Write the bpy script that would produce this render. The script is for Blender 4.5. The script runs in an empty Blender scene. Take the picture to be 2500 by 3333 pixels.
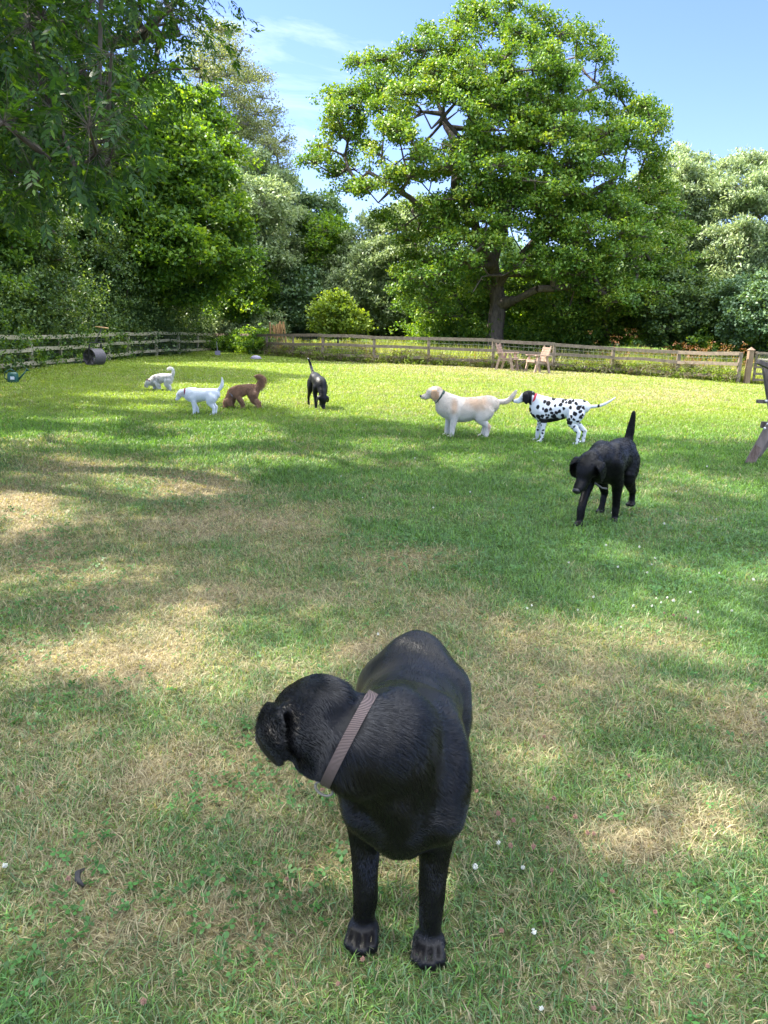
import bpy, math, random
import numpy as np
from mathutils import Vector, Matrix
SC = bpy.context.scene
COL = SC.collection
RNG = np.random.default_rng(7)
random.seed(7)

# ------------------------------------------------------------------ camera
W0, H0, FPX = 2500.0, 3333.0, 2500.0
PITCH, ROLL = math.radians(13.47), math.radians(1.2)
CAM = np.array([0.0, 0.0, 1.5])
_f = np.array([0, math.cos(PITCH), -math.sin(PITCH)])
_u0 = np.array([0, math.sin(PITCH), math.cos(PITCH)])
_r0 = np.array([1.0, 0, 0])
_r = math.cos(ROLL)*_r0 + math.sin(ROLL)*_u0
_u = -math.sin(ROLL)*_r0 + math.cos(ROLL)*_u0
cd = bpy.data.cameras.new('camera'); co = bpy.data.objects.new('camera', cd); COL.objects.link(co)
cd.sensor_fit = 'VERTICAL'; cd.sensor_height = 36.0; cd.lens = 36.0*FPX/H0
cd.clip_start = 0.05; cd.clip_end = 2000
M = Matrix.Identity(4)
for i in range(3):
    M[i][0] = _r[i]; M[i][1] = _u[i]; M[i][2] = -_f[i]; M[i][3] = CAM[i]
co.matrix_world = M
SC.camera = co

# ------------------------------------------------------------------ light
SUN_EL = math.radians(50)
SUN_H = np.array([-0.90, 0.436]); SUN_H /= np.linalg.norm(SUN_H)
SUN = np.array([SUN_H[0]*math.cos(SUN_EL), SUN_H[1]*math.cos(SUN_EL), math.sin(SUN_EL)])
sl = bpy.data.lights.new('sun', 'SUN'); so = bpy.data.objects.new('sun', sl); COL.objects.link(so)
sl.energy = 4.7; sl.angle = math.radians(0.53); sl.color = (1.0, 0.93, 0.8)
so.rotation_mode = 'QUATERNION'; so.rotation_quaternion = Vector(SUN).to_track_quat('Z', 'Y')
so.location = (-20, 10, 30)
wd = bpy.data.worlds.new('World'); SC.world = wd; wd.use_nodes = True
nt = wd.node_tree; nt.nodes.clear()
def N(nt, t, **k):
    n = nt.nodes.new(t)
    for a, b in k.items(): setattr(n, a, b)
    return n
sky = N(nt, 'ShaderNodeTexSky', sky_type='NISHITA', sun_disc=False)
sky.sun_elevation = SUN_EL; sky.sun_rotation = math.atan2(SUN_H[0], SUN_H[1])
sky.air_density = 1.0; sky.dust_density = 0.1; sky.ozone_density = 2.0
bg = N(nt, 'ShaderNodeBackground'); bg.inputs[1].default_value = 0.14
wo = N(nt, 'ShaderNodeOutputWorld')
# thin cirrus: stretched noise on the view direction
tc = N(nt, 'ShaderNodeTexCoord')
mp = N(nt, 'ShaderNodeMapping'); mp.inputs['Rotation'].default_value = (0, 0.18, 0); mp.inputs['Scale'].default_value = (2.2, 2.2, 11)
nz = N(nt, 'ShaderNodeTexNoise'); nz.inputs['Scale'].default_value = 1.6; nz.inputs['Detail'].default_value = 7; nz.inputs['Roughness'].default_value = 0.62; nz.inputs['Distortion'].default_value = 0.6
rp = N(nt, 'ShaderNodeValToRGB'); rp.color_ramp.elements[0].position = 0.5; rp.color_ramp.elements[0].color = (0, 0, 0, 1); rp.color_ramp.elements[1].position = 0.8; rp.color_ramp.elements[1].color = (0.4, 0.4, 0.4, 1)
mx = N(nt, 'ShaderNodeMix', data_type='RGBA'); mx.inputs['B'].default_value = (4.2, 4.5, 4.8, 1)
nt.links.new(tc.outputs['Generated'], mp.inputs[0]); nt.links.new(mp.outputs[0], nz.inputs[0]); nt.links.new(nz.outputs[0], rp.inputs[0])
vm = N(nt, 'ShaderNodeVectorMath', operation='MULTIPLY'); vm.inputs[1].default_value = (0.43, 0.445, 0.64)
nt.links.new(sky.outputs[0], vm.inputs[0]); sx = N(nt, 'ShaderNodeSeparateXYZ'); nt.links.new(tc.outputs['Generated'], sx.inputs[0])
mc = N(nt, 'ShaderNodeMapRange'); mc.inputs['From Min'].default_value = 0.10; mc.inputs['From Max'].default_value = -0.06; nt.links.new(sx.outputs['X'], mc.inputs['Value'])
mm = N(nt, 'ShaderNodeMath', operation='MULTIPLY'); nt.links.new(rp.outputs[0], mm.inputs[0]); nt.links.new(mc.outputs[0], mm.inputs[1])
nt.links.new(mm.outputs[0], mx.inputs['Factor']); nt.links.new(vm.outputs[0], mx.inputs['A']); 
# bright cloud cover added overhead, above the frame, as fill light
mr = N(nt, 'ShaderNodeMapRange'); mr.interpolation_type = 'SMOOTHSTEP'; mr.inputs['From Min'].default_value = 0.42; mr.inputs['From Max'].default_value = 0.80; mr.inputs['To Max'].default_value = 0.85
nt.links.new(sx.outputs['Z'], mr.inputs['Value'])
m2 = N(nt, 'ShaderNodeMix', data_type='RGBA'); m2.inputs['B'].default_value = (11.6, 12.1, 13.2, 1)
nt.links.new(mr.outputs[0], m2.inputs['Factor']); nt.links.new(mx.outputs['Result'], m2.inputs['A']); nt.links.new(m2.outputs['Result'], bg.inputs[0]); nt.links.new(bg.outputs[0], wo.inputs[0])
SC.view_settings.view_transform = 'Standard'; SC.view_settings.look = 'None'
SC.view_settings.exposure = 1.95; SC.view_settings.gamma = 1.0
cy = SC.cycles
cy.use_denoising = True; cy.denoiser = 'OPENIMAGEDENOISE'; cy.denoising_prefilter = 'ACCURATE'
cy.max_bounces = 8; cy.diffuse_bounces = 3; cy.glossy_bounces = 3; cy.transmission_bounces = 4; cy.transparent_max_bounces = 6
cy.use_adaptive_sampling = True; cy.adaptive_threshold = 0.01
cy.sample_clamp_indirect = 6.0
try: SC.render.hair_type = 'STRIP'
except Exception: pass

# ------------------------------------------------------------------ helpers
def ray(px, py):
    px = np.asarray(px, float); py = np.asarray(py, float)
    return _f + ((px-W0/2)/FPX)[..., None]*_r - ((py-H0/2)/FPX)[..., None]*_u
def at(px, py, zc):
    return CAM + ray(px, py)*np.asarray(zc, float)[..., None]
def proj(P):
    d = np.asarray(P, float) - CAM
    zc = d @ _f
    zs = np.where(np.abs(zc) < 1e-3, 1e-3, zc)
    return W0/2 + FPX*(d @ _r)/zs, H0/2 - FPX*(d @ _u)/zs, zc

def vhash(ix, iy, seed):
    n = (ix.astype(np.int64)*374761393 + iy.astype(np.int64)*668265263 + seed*1442695041) & 0x7fffffff
    n = ((n ^ (n >> 13))*1274126177) & 0x7fffffff
    n = n ^ (n >> 16)
    return (n & 0xffff)/65535.0
def vnoise(x, y, seed=0):
    x = np.asarray(x, float); y = np.asarray(y, float)
    ix = np.floor(x); iy = np.floor(y); fx = x-ix; fy = y-iy
    fx = fx*fx*(3-2*fx); fy = fy*fy*(3-2*fy)
    a = vhash(ix, iy, seed); b = vhash(ix+1, iy, seed); c = vhash(ix, iy+1, seed); d = vhash(ix+1, iy+1, seed)
    return (a*(1-fx)+b*fx)*(1-fy) + (c*(1-fx)+d*fx)*fy
def fbm(x, y, seed=0, o=4):
    s = 0; a = 0.5; t = 0
    for k in range(o):
        s = s + a*vnoise(x*2**k, y*2**k, seed+k*17); t += a; a *= 0.5
    return s/t
def sstep(a, b, x):
    t = np.clip((x-a)/(b-a), 0, 1); return t*t*(3-2*t)

def link(o, parent=None):
    COL.objects.link(o)
    if parent is not None: o.parent = parent
    return o
def tag(o, label=None, cat=None, group=None, kind=None):
    if label: o['label'] = label
    if cat: o['category'] = cat
    if group: o['group'] = group
    if kind: o['kind'] = kind
    return o
def empty(name, loc=(0, 0, 0), rz=0.0, label=None, cat=None, group=None):
    o = bpy.data.objects.new(name, None); o.empty_display_size = 0.2
    o.location = tuple(float(v) for v in loc); o.rotation_euler = (0, 0, rz); link(o)
    return tag(o, label, cat, group)
def np_mesh(name, V, counts, loops, smooth=False, attrs=None):
    """V (n,3); counts (f,) verts per face; loops flat"""
    me = bpy.data.meshes.new(name)
    V = np.ascontiguousarray(V, dtype=np.float32)
    loops = np.ascontiguousarray(loops, dtype=np.int32); counts = np.ascontiguousarray(counts, dtype=np.int32)
    me.vertices.add(len(V)); me.vertices.foreach_set('co', V.ravel())
    me.loops.add(len(loops)); me.loops.foreach_set('vertex_index', loops)
    st = np.concatenate([[0], np.cumsum(counts)[:-1]]).astype(np.int32)
    me.polygons.add(len(counts)); me.polygons.foreach_set('loop_start', st)
    try: me.polygons.foreach_set('loop_total', counts)
    except Exception: pass
    if smooth: me.polygons.foreach_set('use_smooth', np.ones(len(counts), dtype=bool))
    for k, v in (attrs or {}).items():
        v = np.ascontiguousarray(v, dtype=np.float32)
        if v.ndim == 1:
            a = me.attributes.new(k, 'FLOAT', 'POINT'); a.data.foreach_set('value', v)
        else:
            if v.shape[1] == 3: v = np.concatenate([v, np.ones((len(v), 1), np.float32)], 1)
            a = me.attributes.new(k, 'FLOAT_COLOR', 'POINT'); a.data.foreach_set('color', np.ascontiguousarray(v).ravel())
    me.update(calc_edges=True)
    return me
def mobj(name, me, mat, parent=None):
    o = bpy.data.objects.new(name, me)
    if mat: me.materials.append(mat)
    return link(o, parent)

class MB:
    """collects solids into one mesh (local coordinates of the parent)"""
    def __init__(s): s.v = []; s.f = []
    def add(s, V, F):
        b = len(s.v); s.v += [tuple(map(float, q)) for q in V]; s.f += [tuple(b+i for i in q) for q in F]; return s
    def beam(s, p0, p1, w, h, up=(0, 0, 1), taper=1.0):
        p0 = np.array(p0, float); p1 = np.array(p1, float); d = p1-p0; d /= np.linalg.norm(d)
        up = np.array(up, float)
        sd = np.cross(d, up); n = np.linalg.norm(sd)
        if n < 1e-4: up = np.array([1.0, 0, 0]); sd = np.cross(d, up); n = np.linalg.norm(sd)
        sd /= n; u = np.cross(sd, d); V = []
        for p, k in ((p0, 1.0), (p1, taper)):
            for a, b in ((-1, -1), (1, -1), (1, 1), (-1, 1)): V.append(p + sd*a*w/2*k + u*b*h/2*k)
        return s.add(V, [(3, 2, 1, 0), (4, 5, 6, 7), (0, 1, 5, 4), (1, 2, 6, 5), (2, 3, 7, 6), (3, 0, 4, 7)])
    def tube(s, pts, rs, n=8, cap=True):
        pts = [np.array(p, float) for p in pts]; b = len(s.v); ref = np.array([0.13, 0.31, 0.94]); V = []
        for i, p in enumerate(pts):
            d = pts[min(i+1, len(pts)-1)] - pts[max(i-1, 0)]; d /= (np.linalg.norm(d)+1e-9)
            a = np.cross(d, ref); a /= (np.linalg.norm(a)+1e-9); c = np.cross(d, a)
            r = rs[i] if hasattr(rs, '__len__') else rs
            for k in range(n):
                t = 2*math.pi*k/n; V.append(p + r*(a*math.cos(t) + c*math.sin(t)))
        F = []
        for i in range(len(pts)-1):
            for k in range(n): F.append((i*n+k, i*n+(k+1) % n, (i+1)*n+(k+1) % n, (i+1)*n+k))
        if cap: F.append(tuple(range(n-1, -1, -1))); F.append(tuple((len(pts)-1)*n+k for k in range(n)))
        return s.add(V, F)
    def ell(s, c, r, nu=12, nv=8):
        V = [(c[0], c[1], c[2]-r[2])]; F = []
        for j in range(1, nv):
            ph = -math.pi/2 + math.pi*j/nv
            for i in range(nu):
                th = 2*math.pi*i/nu
                V.append((c[0]+r[0]*math.cos(ph)*math.cos(th), c[1]+r[1]*math.cos(ph)*math.sin(th), c[2]+r[2]*math.sin(ph)))
        V.append((c[0], c[1], c[2]+r[2])); top = len(V)-1
        for i in range(nu): F.append((0, 1+(i+1) % nu, 1+i)); F.append((top, 1+(nv-2)*nu+i, 1+(nv-2)*nu+(i+1) % nu))
        for j in range(nv-2):
            for i in range(nu): F.append((1+j*nu+i, 1+j*nu+(i+1) % nu, 1+(j+1)*nu+(i+1) % nu, 1+(j+1)*nu+i))
        return s.add(V, F)
    def build(s, name, mat, parent=None, smooth=False, bevel=0.0):
        me = bpy.data.meshes.new(name); me.from_pydata(s.v, [], s.f); me.update()
        if smooth:
            for p in me.polygons: p.use_smooth = True
        o = mobj(name, me, mat, parent)
        if bevel:
            b = o.modifiers.new('bevel', 'BEVEL'); b.width = bevel; b.segments = 2; b.limit_method = 'ANGLE'
        return o

# ------------------------------------------------------------------ materials
def new_mat(name):
    m = bpy.data.materials.new(name); m.use_nodes = True; nt = m.node_tree; nt.nodes.clear()
    out = N(nt, 'ShaderNodeOutputMaterial'); return m, nt, out
def ramp(nt, stops):
    r = N(nt, 'ShaderNodeValToRGB'); e = r.color_ramp.elements
    while len(e) > 1: e.remove(e[-1])
    e[0].position = stops[0][0]; e[0].color = (*stops[0][1], 1)
    for p, c in stops[1:]:
        x = e.new(p); x.color = (*c, 1)
    return r
def leaf_mat(name, cols, trans=0.4, tint=(1.25, 1.15, 0.35), rough=0.5, nscale=0.5, spec=0.35):
    m, nt, out = new_mat(name)
    at_ = N(nt, 'ShaderNodeAttribute', attribute_name='rnd')
    tc = N(nt, 'ShaderNodeTexCoord'); nz = N(nt, 'ShaderNodeTexNoise'); nz.inputs['Scale'].default_value = nscale; nz.inputs['Detail'].default_value = 3
    nt.links.new(tc.outputs['Object'], nz.inputs['Vector'])
    ma = N(nt, 'ShaderNodeMath', operation='MULTIPLY_ADD'); ma.inputs[1].default_value = 0.9; ma.inputs[2].default_value = -0.45
    nt.links.new(nz.outputs[0], ma.inputs[0])
    ad = N(nt, 'ShaderNodeMath', operation='ADD'); nt.links.new(ma.outputs[0], ad.inputs[0]); nt.links.new(at_.outputs['Fac'], ad.inputs[1])
    n = len(cols); rp = ramp(nt, [(i/(n-1), c) for i, c in enumerate(cols)])
    nt.links.new(ad.outputs[0], rp.inputs[0])
    p = N(nt, 'ShaderNodeBsdfPrincipled'); p.inputs['Roughness'].default_value = rough; p.inputs['Specular IOR Level'].default_value = spec
    nt.links.new(rp.outputs[0], p.inputs['Base Color'])
    vm = N(nt, 'ShaderNodeVectorMath', operation='MULTIPLY'); vm.inputs[1].default_value = tint
    nt.links.new(rp.outputs[0], vm.inputs[0])
    t = N(nt, 'ShaderNodeBsdfTranslucent'); nt.links.new(vm.outputs[0], t.inputs['Color'])
    mx = N(nt, 'ShaderNodeMixShader'); mx.inputs[0].default_value = trans
    nt.links.new(p.outputs[0], mx.inputs[1]); nt.links.new(t.outputs[0], mx.inputs[2]); nt.links.new(mx.outputs[0], out.inputs[0])
    return m
def wood_mat(name, c1, c2, scale=6, rough=0.8, stretch=(1, 1, 1), bump=0.4, spec=0.3):
    m, nt, out = new_mat(name)
    tc = N(nt, 'ShaderNodeTexCoord'); mp = N(nt, 'ShaderNodeMapping'); mp.inputs['Scale'].default_value = stretch
    nz = N(nt, 'ShaderNodeTexNoise'); nz.inputs['Scale'].default_value = scale; nz.inputs['Detail'].default_value = 6; nz.inputs['Roughness'].default_value = 0.65
    nt.links.new(tc.outputs['Object'], mp.inputs[0]); nt.links.new(mp.outputs[0], nz.inputs['Vector'])
    rp = ramp(nt, [(0.3, c1), (0.7, c2)]); nt.links.new(nz.outputs[0], rp.inputs[0])
    p = N(nt, 'ShaderNodeBsdfPrincipled'); p.inputs['Roughness'].default_value = rough; p.inputs['Specular IOR Level'].default_value = spec
    bp = N(nt, 'ShaderNodeBump'); bp.inputs['Strength'].default_value = bump; bp.inputs['Distance'].default_value = 0.01
    nt.links.new(nz.outputs[0], bp.inputs['Height']); nt.links.new(bp.outputs[0], p.inputs['Normal'])
    nt.links.new(rp.outputs[0], p.inputs['Base Color']); nt.links.new(p.outputs[0], out.inputs[0])
    return m
def attr_mat(name, rough=0.6, trans=0.0, tint=(1.2, 1.15, 0.4), spec=0.3, sheen=0.0):
    m, nt, out = new_mat(name)
    a = N(nt, 'ShaderNodeAttribute', attribute_name='Col')
    p = N(nt, 'ShaderNodeBsdfPrincipled'); p.inputs['Roughness'].default_value = rough; p.inputs['Specular IOR Level'].default_value = spec
    nt.links.new(a.outputs['Color'], p.inputs['Base Color'])
    if trans > 0:
        vm = N(nt, 'ShaderNodeVectorMath', operation='MULTIPLY'); vm.inputs[1].default_value = tint; nt.links.new(a.outputs['Color'], vm.inputs[0])
        t = N(nt, 'ShaderNodeBsdfTranslucent'); nt.links.new(vm.outputs[0], t.inputs['Color'])
        mx = N(nt, 'ShaderNodeMixShader'); mx.inputs[0].default_value = trans
        nt.links.new(p.outputs[0], mx.inputs[1]); nt.links.new(t.outputs[0], mx.inputs[2]); nt.links.new(mx.outputs[0], out.inputs[0])
    else: nt.links.new(p.outputs[0], out.inputs[0])
    return m
def plain_mat(name, col, rough=0.5, spec=0.5, metal=0.0, var=0.15):
    return wood_mat(name, tuple(c*(1-var) for c in col), tuple(min(1, c*(1+var)) for c in col), scale=25, rough=rough, bump=0.1, spec=spec)

# ------------------------------------------------------------------ terrain
FH = 1.05
LF = [(-160, 1240, 142), (105, 1207, 114), (284, 1187, 98), (420, 1168, 86), (510, 1160, 80), (583, 1156, 74), (698, 1150, 63)]
BF = [(698, 1150, 63), (870, 1160, 72), (1050, 1171, 82), (1216, 1180, 85), (1395, 1186, 87), (1603, 1194, 88), (1800, 1207, 89), (1991, 1220, 90), (2202, 1236, 94), (2400, 1248, 101)]
def fpt(q):
    zc = FPX*FH/q[2]; return at(q[0], q[1], zc)
LFP = [fpt(q) for q in LF]; BFP = [fpt(q) for q in BF]
_cp = [(*p[:2], p[2]) for p in LFP+BFP]
for q in ((2700, 1262, 104), (3000, 1285, 112)):
    p = fpt(q); _cp.append(tuple(p))
_extra = []
for x, y, z in list(_cp): # the field carries on behind the fence at the same height
    d = np.array([x, y]); n = d/np.linalg.norm(d)
    for k in (12, 30): _extra.append((x+n[0]*k, y+n[1]*k, z+0.02*k))
_cp = np.array(_cp+_extra)
def gz(x, y):
    x = np.asarray(x, float); y = np.asarray(y, float)
    num = np.zeros(np.broadcast(x, y).shape); den = np.full(num.shape, 0.25)
    for cx, cy_, cz in _cp:
        w = np.exp(-((x-cx)**2+(y-cy_)**2)/(2*4.5**2)); num = num+w*cz; den = den+w
    z = num/den
    z = z*sstep(9, 18, y + 0.0*x)
    z = z + 0.16*np.exp(-(((x+7.5)/3.0)**2+((y-23.5)/2.2)**2))
    z = z + 0.05*(vnoise(x*0.7, y*0.7, 3)-0.5)*sstep(3, 7, y) + 0.025*(vnoise(x*2.3, y*2.3, 4)-0.5)
    return z
def ground(px, py):
    """ground point under a pixel of the photograph"""
    d = ray(px, py); t = 0.5
    for k in range(4000):
        p = CAM+d*t
        if p[2] <= float(gz(p[0], p[1])): break
        t += 0.004 + 0.002*t
    return p
# ------------------------------------------------------------------ lawn colour
# straw coloured patches of the lawn (places on the ground, measured in the photograph)
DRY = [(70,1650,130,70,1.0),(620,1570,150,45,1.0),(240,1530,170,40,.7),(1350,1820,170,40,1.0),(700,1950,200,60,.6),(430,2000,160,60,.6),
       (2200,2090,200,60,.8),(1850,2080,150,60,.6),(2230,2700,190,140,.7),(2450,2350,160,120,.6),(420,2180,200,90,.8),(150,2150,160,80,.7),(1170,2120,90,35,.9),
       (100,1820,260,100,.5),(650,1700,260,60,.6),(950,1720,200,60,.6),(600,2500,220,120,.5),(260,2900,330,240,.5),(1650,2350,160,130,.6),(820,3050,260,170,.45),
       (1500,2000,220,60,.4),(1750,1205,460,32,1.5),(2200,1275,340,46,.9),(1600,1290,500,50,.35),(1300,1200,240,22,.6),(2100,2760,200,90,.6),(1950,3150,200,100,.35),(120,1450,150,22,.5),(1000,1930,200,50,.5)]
def dryness(x, y):
    P = np.stack([x, y, np.zeros_like(x)], -1)
    px, py, zc = proj(P); ok = zc > 0.3
    px = np.where(ok, px, 1250); py = np.where(ok, py, 3000)
    px = px+80*(fbm(x*1.3, y*1.3, 55)-.5)*2; 
    # boundary between dry front-left and lush rest
    bx = np.interp(px, [-2000, 0, 700, 1000, 1500, 1750, 2500, 4500], [1380, 1460, 1530, 1640, 1830, 2010, 2290, 2600])
    n1 = fbm(x*0.9, y*0.9, 11); n2 = fbm(x*3.1, y*3.1, 21); n3 = fbm(x*9, y*9, 31, 3)
    w = np.clip((py-1300)*0.35, 25, 200)
    d = 0.32*sstep(-0.5, 0.5, (py-bx)/w)
    d = d + 0.04
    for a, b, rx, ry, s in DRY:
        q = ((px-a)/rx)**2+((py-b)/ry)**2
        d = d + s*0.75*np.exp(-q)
    d = d + (n1-.5)*0.5 + (n2-.5)*0.75 + (n3-.5)*0.45
    far = sstep(12, 24, y)
    return np.clip(d*(1-0.25*far)+0.05*far, 0, 1)
GREEN = np.array([[0.068, 0.180, 0.026], [0.110, 0.235, 0.034], [0.160, 0.290, 0.045]])
BLUEG = np.array([0.105, 0.190, 0.115])
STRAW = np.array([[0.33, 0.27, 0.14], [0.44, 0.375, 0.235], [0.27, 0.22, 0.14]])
def lawn_col(x, y, r1, r2, dry):
    n = len(x)
    g = GREEN[0]*(1-r1)[:, None] + GREEN[2]*r1[:, None]
    near = 1-sstep(5, 11, y)
    g = g*(1-0.8*near*r2)[:, None] + BLUEG*(0.8*near*r2)[:, None]
    big = fbm(x*0.35, y*0.35, 77)
    g = g*(0.8+0.45*big)[:, None]*(0.5+1.0*RNG.random(n)**1.2)[:, None]
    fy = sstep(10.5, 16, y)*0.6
    g = g*(1-fy)[:, None] + np.array([0.30, 0.36, 0.045])*fy[:, None]  # far blades painted brighter yellow to carry the sunlight on the lawn
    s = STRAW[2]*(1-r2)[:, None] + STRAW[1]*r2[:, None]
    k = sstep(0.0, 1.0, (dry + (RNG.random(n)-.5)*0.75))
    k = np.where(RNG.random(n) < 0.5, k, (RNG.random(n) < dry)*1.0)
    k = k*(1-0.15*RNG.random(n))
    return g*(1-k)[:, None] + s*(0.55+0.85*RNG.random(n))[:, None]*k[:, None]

# ground sheet
def ground_sheet():
    ys = np.concatenate([np.linspace(-30, 0, 13)[:-1], np.linspace(0, 14, 141)[:-1], np.linspace(14, 45, 100)[:-1], np.linspace(45, 300, 40), [600, 1200]])
    ax = np.concatenate([np.linspace(0, 7, 71)[:-1], np.linspace(7, 30, 60)[:-1], np.linspace(30, 150, 20), [400, 900]])
    xs = np.concatenate([-ax[::-1], ax[1:]])
    X, Y = np.meshgrid(xs, ys); Z = gz(X, Y)
    V = np.stack([X.ravel(), Y.ravel(), Z.ravel()], 1)
    nx, ny = len(xs), len(ys)
    I = (np.arange(ny-1)[:, None]*nx + np.arange(nx-1)[None]).ravel()
    F = np.stack([I, I+1, I+nx+1, I+nx], 1)
    x, y = V[:, 0], V[:, 1]
    d = dryness(x, y)
    c = np.array([0.045, 0.085, 0.020])*(1-d)[:, None] + np.array([0.23, 0.185, 0.115])*d[:, None]
    beh = sstep(14, 30, np.hypot(x, y))[:, None]
    c = c*(1-beh) + np.array([0.10, 0.17, 0.03])*beh
    me = np_mesh('ground', V, np.full(len(F), 4), F.ravel(), smooth=True, attrs={'Col': c})
    m, nt, out = new_mat('soil')
    a = N(nt, 'ShaderNodeAttribute', attribute_name='Col'); tc = N(nt, 'ShaderNodeTexCoord')
    nz = N(nt, 'ShaderNodeTexNoise'); nz.inputs['Scale'].default_value = 45; nz.inputs['Detail'].default_value = 6
    nt.links.new(tc.outputs['Object'], nz.inputs['Vector'])
    rp = ramp(nt, [(0.3, (0.35, 0.35, 0.35)), (0.7, (1.35, 1.3, 1.2))]); nt.links.new(nz.outputs[0], rp.inputs[0])
    vm = N(nt, 'ShaderNodeVectorMath', operation='MULTIPLY'); nt.links.new(a.outputs['Color'], vm.inputs[0]); nt.links.new(rp.outputs[0], vm.inputs[1])
    p = N(nt, 'ShaderNodeBsdfPrincipled'); p.inputs['Roughness'].default_value = 0.95; p.inputs['Specular IOR Level'].default_value = 0.1
    bp = N(nt, 'ShaderNodeBump'); bp.inputs['Strength'].default_value = 0.8; bp.inputs['Distance'].default_value = 0.02
    nt.links.new(nz.outputs[0], bp.inputs['Height']); nt.links.new(bp.outputs[0], p.inputs['Normal'])
    nt.links.new(vm.outputs[0], p.inputs['Base Color']); nt.links.new(p.outputs[0], out.inputs[0])
    o = mobj('ground', me, m); tag(o, 'lawn soil and field under the grass', None, None, 'structure')
ground_sheet()

# fence line in plan: lawn side test
_poly = np.array([p[:2] for p in LFP] + [p[:2] for p in BFP[1:]] + [list(ground(2700, 1262)[:2]), [30, 5], [30, -10], [-30, -10]])
def inside(x, y, poly=None):
    poly = _poly if poly is None else poly
    c = np.zeros(np.shape(x), bool); j = len(poly)-1
    for i in range(len(poly)):
        xi, yi = poly[i]; xj, yj = poly[j]
        c ^= ((yi > y) != (yj > y)) & (x < (xj-xi)*(y-yi)/((yj-yi)+1e-12)+xi); j = i
    return c

def blades(n, x, y, L, wd, lean, cx, name, label, mat, az=None, col=None, bend=0.6):
    z = gz(x, y)
    az = RNG.random(n)*2*np.pi if az is None else az
    dx = np.cos(az); dy = np.sin(az)
    sl = np.sin(lean); cl = np.cos(lean)
    base = np.stack([x, y, z-0.004], 1)
    d1 = np.stack([dx*sl, dy*sl, cl], 1)
    l2 = np.clip(lean+bend*(0.4+RNG.random(n)), 0, 2.0)
    d2 = np.stack([dx*np.sin(l2), dy*np.sin(l2), np.cos(l2)], 1)
    mid = base + d1*(L*0.5)[:, None]; tip = mid + d2*(L*0.5)[:, None]
    tip[:, 2] = np.maximum(tip[:, 2], z+0.003+0.008*RNG.random(n)); 
    tw = RNG.random(n)*np.pi
    sd = np.stack([-np.sin(az+tw*0.5-0.8), np.cos(az+tw*0.5-0.8), 0.25*(RNG.random(n)-.5)], 1)
    h = (wd*0.5)[:, None]
    V = np.stack([base-sd*h*0.8, base+sd*h*0.8, mid+sd*h, mid-sd*h, tip], 1)
    b = np.arange(n)[:, None]*5
    lp = np.concatenate([b+np.array([[0, 1, 2, 3]]), b+np.array([[3, 2, 4]])], 1)
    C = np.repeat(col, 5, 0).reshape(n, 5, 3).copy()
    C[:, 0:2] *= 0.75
    me = np_mesh(name, V.reshape(-1, 3), np.tile([4, 3], n), lp.ravel(), smooth=True, attrs={'Col': C.reshape(-1, 3)})
    o = mobj(name, me, mat); tag(o, label, None, None, 'stuff'); return o

M_grass = attr_mat('grass_blades', rough=0.45, trans=0.42, tint=(1.25, 1.25, 0.45), spec=0.35)
def lawn():
    # density falls with distance; wedge a little wider than the frame
    out = []
    rings = [(0.9, 3.0), (3.0, 6.0), (6.0, 10.0), (10.0, 16.0), (16.0, 26.0), (26.0, 45.0)]
    for a, b in rings:
        m = 400000; 
        dens = lambda d: 33000*np.minimum(1.0, (2.6/d)**1.62)
        dm = dens(a)
        area = 0.72*2*(b*b-a*a)/2 + 1.4*(b-a)
        n = int(area*dm)
        y = a+(b-a)*RNG.random(n); hw = 0.72*y+0.7
        keep = RNG.random(n) < hw/(0.72*b+0.7)
        y = y[keep]; hw = hw[keep]
        n2 = len(y); x = (RNG.random(n2)*2-1)*hw
        # count correction for uniform area density
        keep = RNG.random(n2) < dens(y)/dm
        x = x[keep]; y = y[keep]
        ok = inside(x, y); out.append(np.stack([x[ok], y[ok]], 1))
    P = np.concatenate(out); n = len(P); x, y = P[:, 0], P[:, 1]
    print('lawn blades', n)
    # clumping
    j = 0.02+0.004*y
    x = x+RNG.normal(0, 1, n)*j*0.2; y2 = y
    dry = dryness(x, y2)
    r1 = np.clip(vnoise(x*14, y*14, 5)*0.6+RNG.random(n)*0.5-0.05, 0, 1); r2 = RNG.random(n)
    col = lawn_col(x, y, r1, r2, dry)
    tuft = fbm(x*6, y*6, 91, 2)
    L = (0.024+0.040*RNG.random(n))*(0.75+0.7*tuft)*(1+0.25*sstep(5, 12, y))*(1-0.15*dry)
    wd = np.maximum(0.0018+0.0020*RNG.random(n), 0.00078*y*(0.6+0.6*RNG.random(n)))
    lush = (1-dry)
    lean = np.clip(np.abs(RNG.normal(0.8, 0.5, n)) + 0.35*dry, 0.05, 1.45)
    lean = np.where(y > 7, lean*0.75, lean)
    az = 2*np.pi*vnoise(x*3, y*3, 8)*2 + RNG.normal(0, 2.2, n)
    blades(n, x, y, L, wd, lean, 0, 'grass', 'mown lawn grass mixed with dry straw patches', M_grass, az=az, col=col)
lawn()
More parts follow.
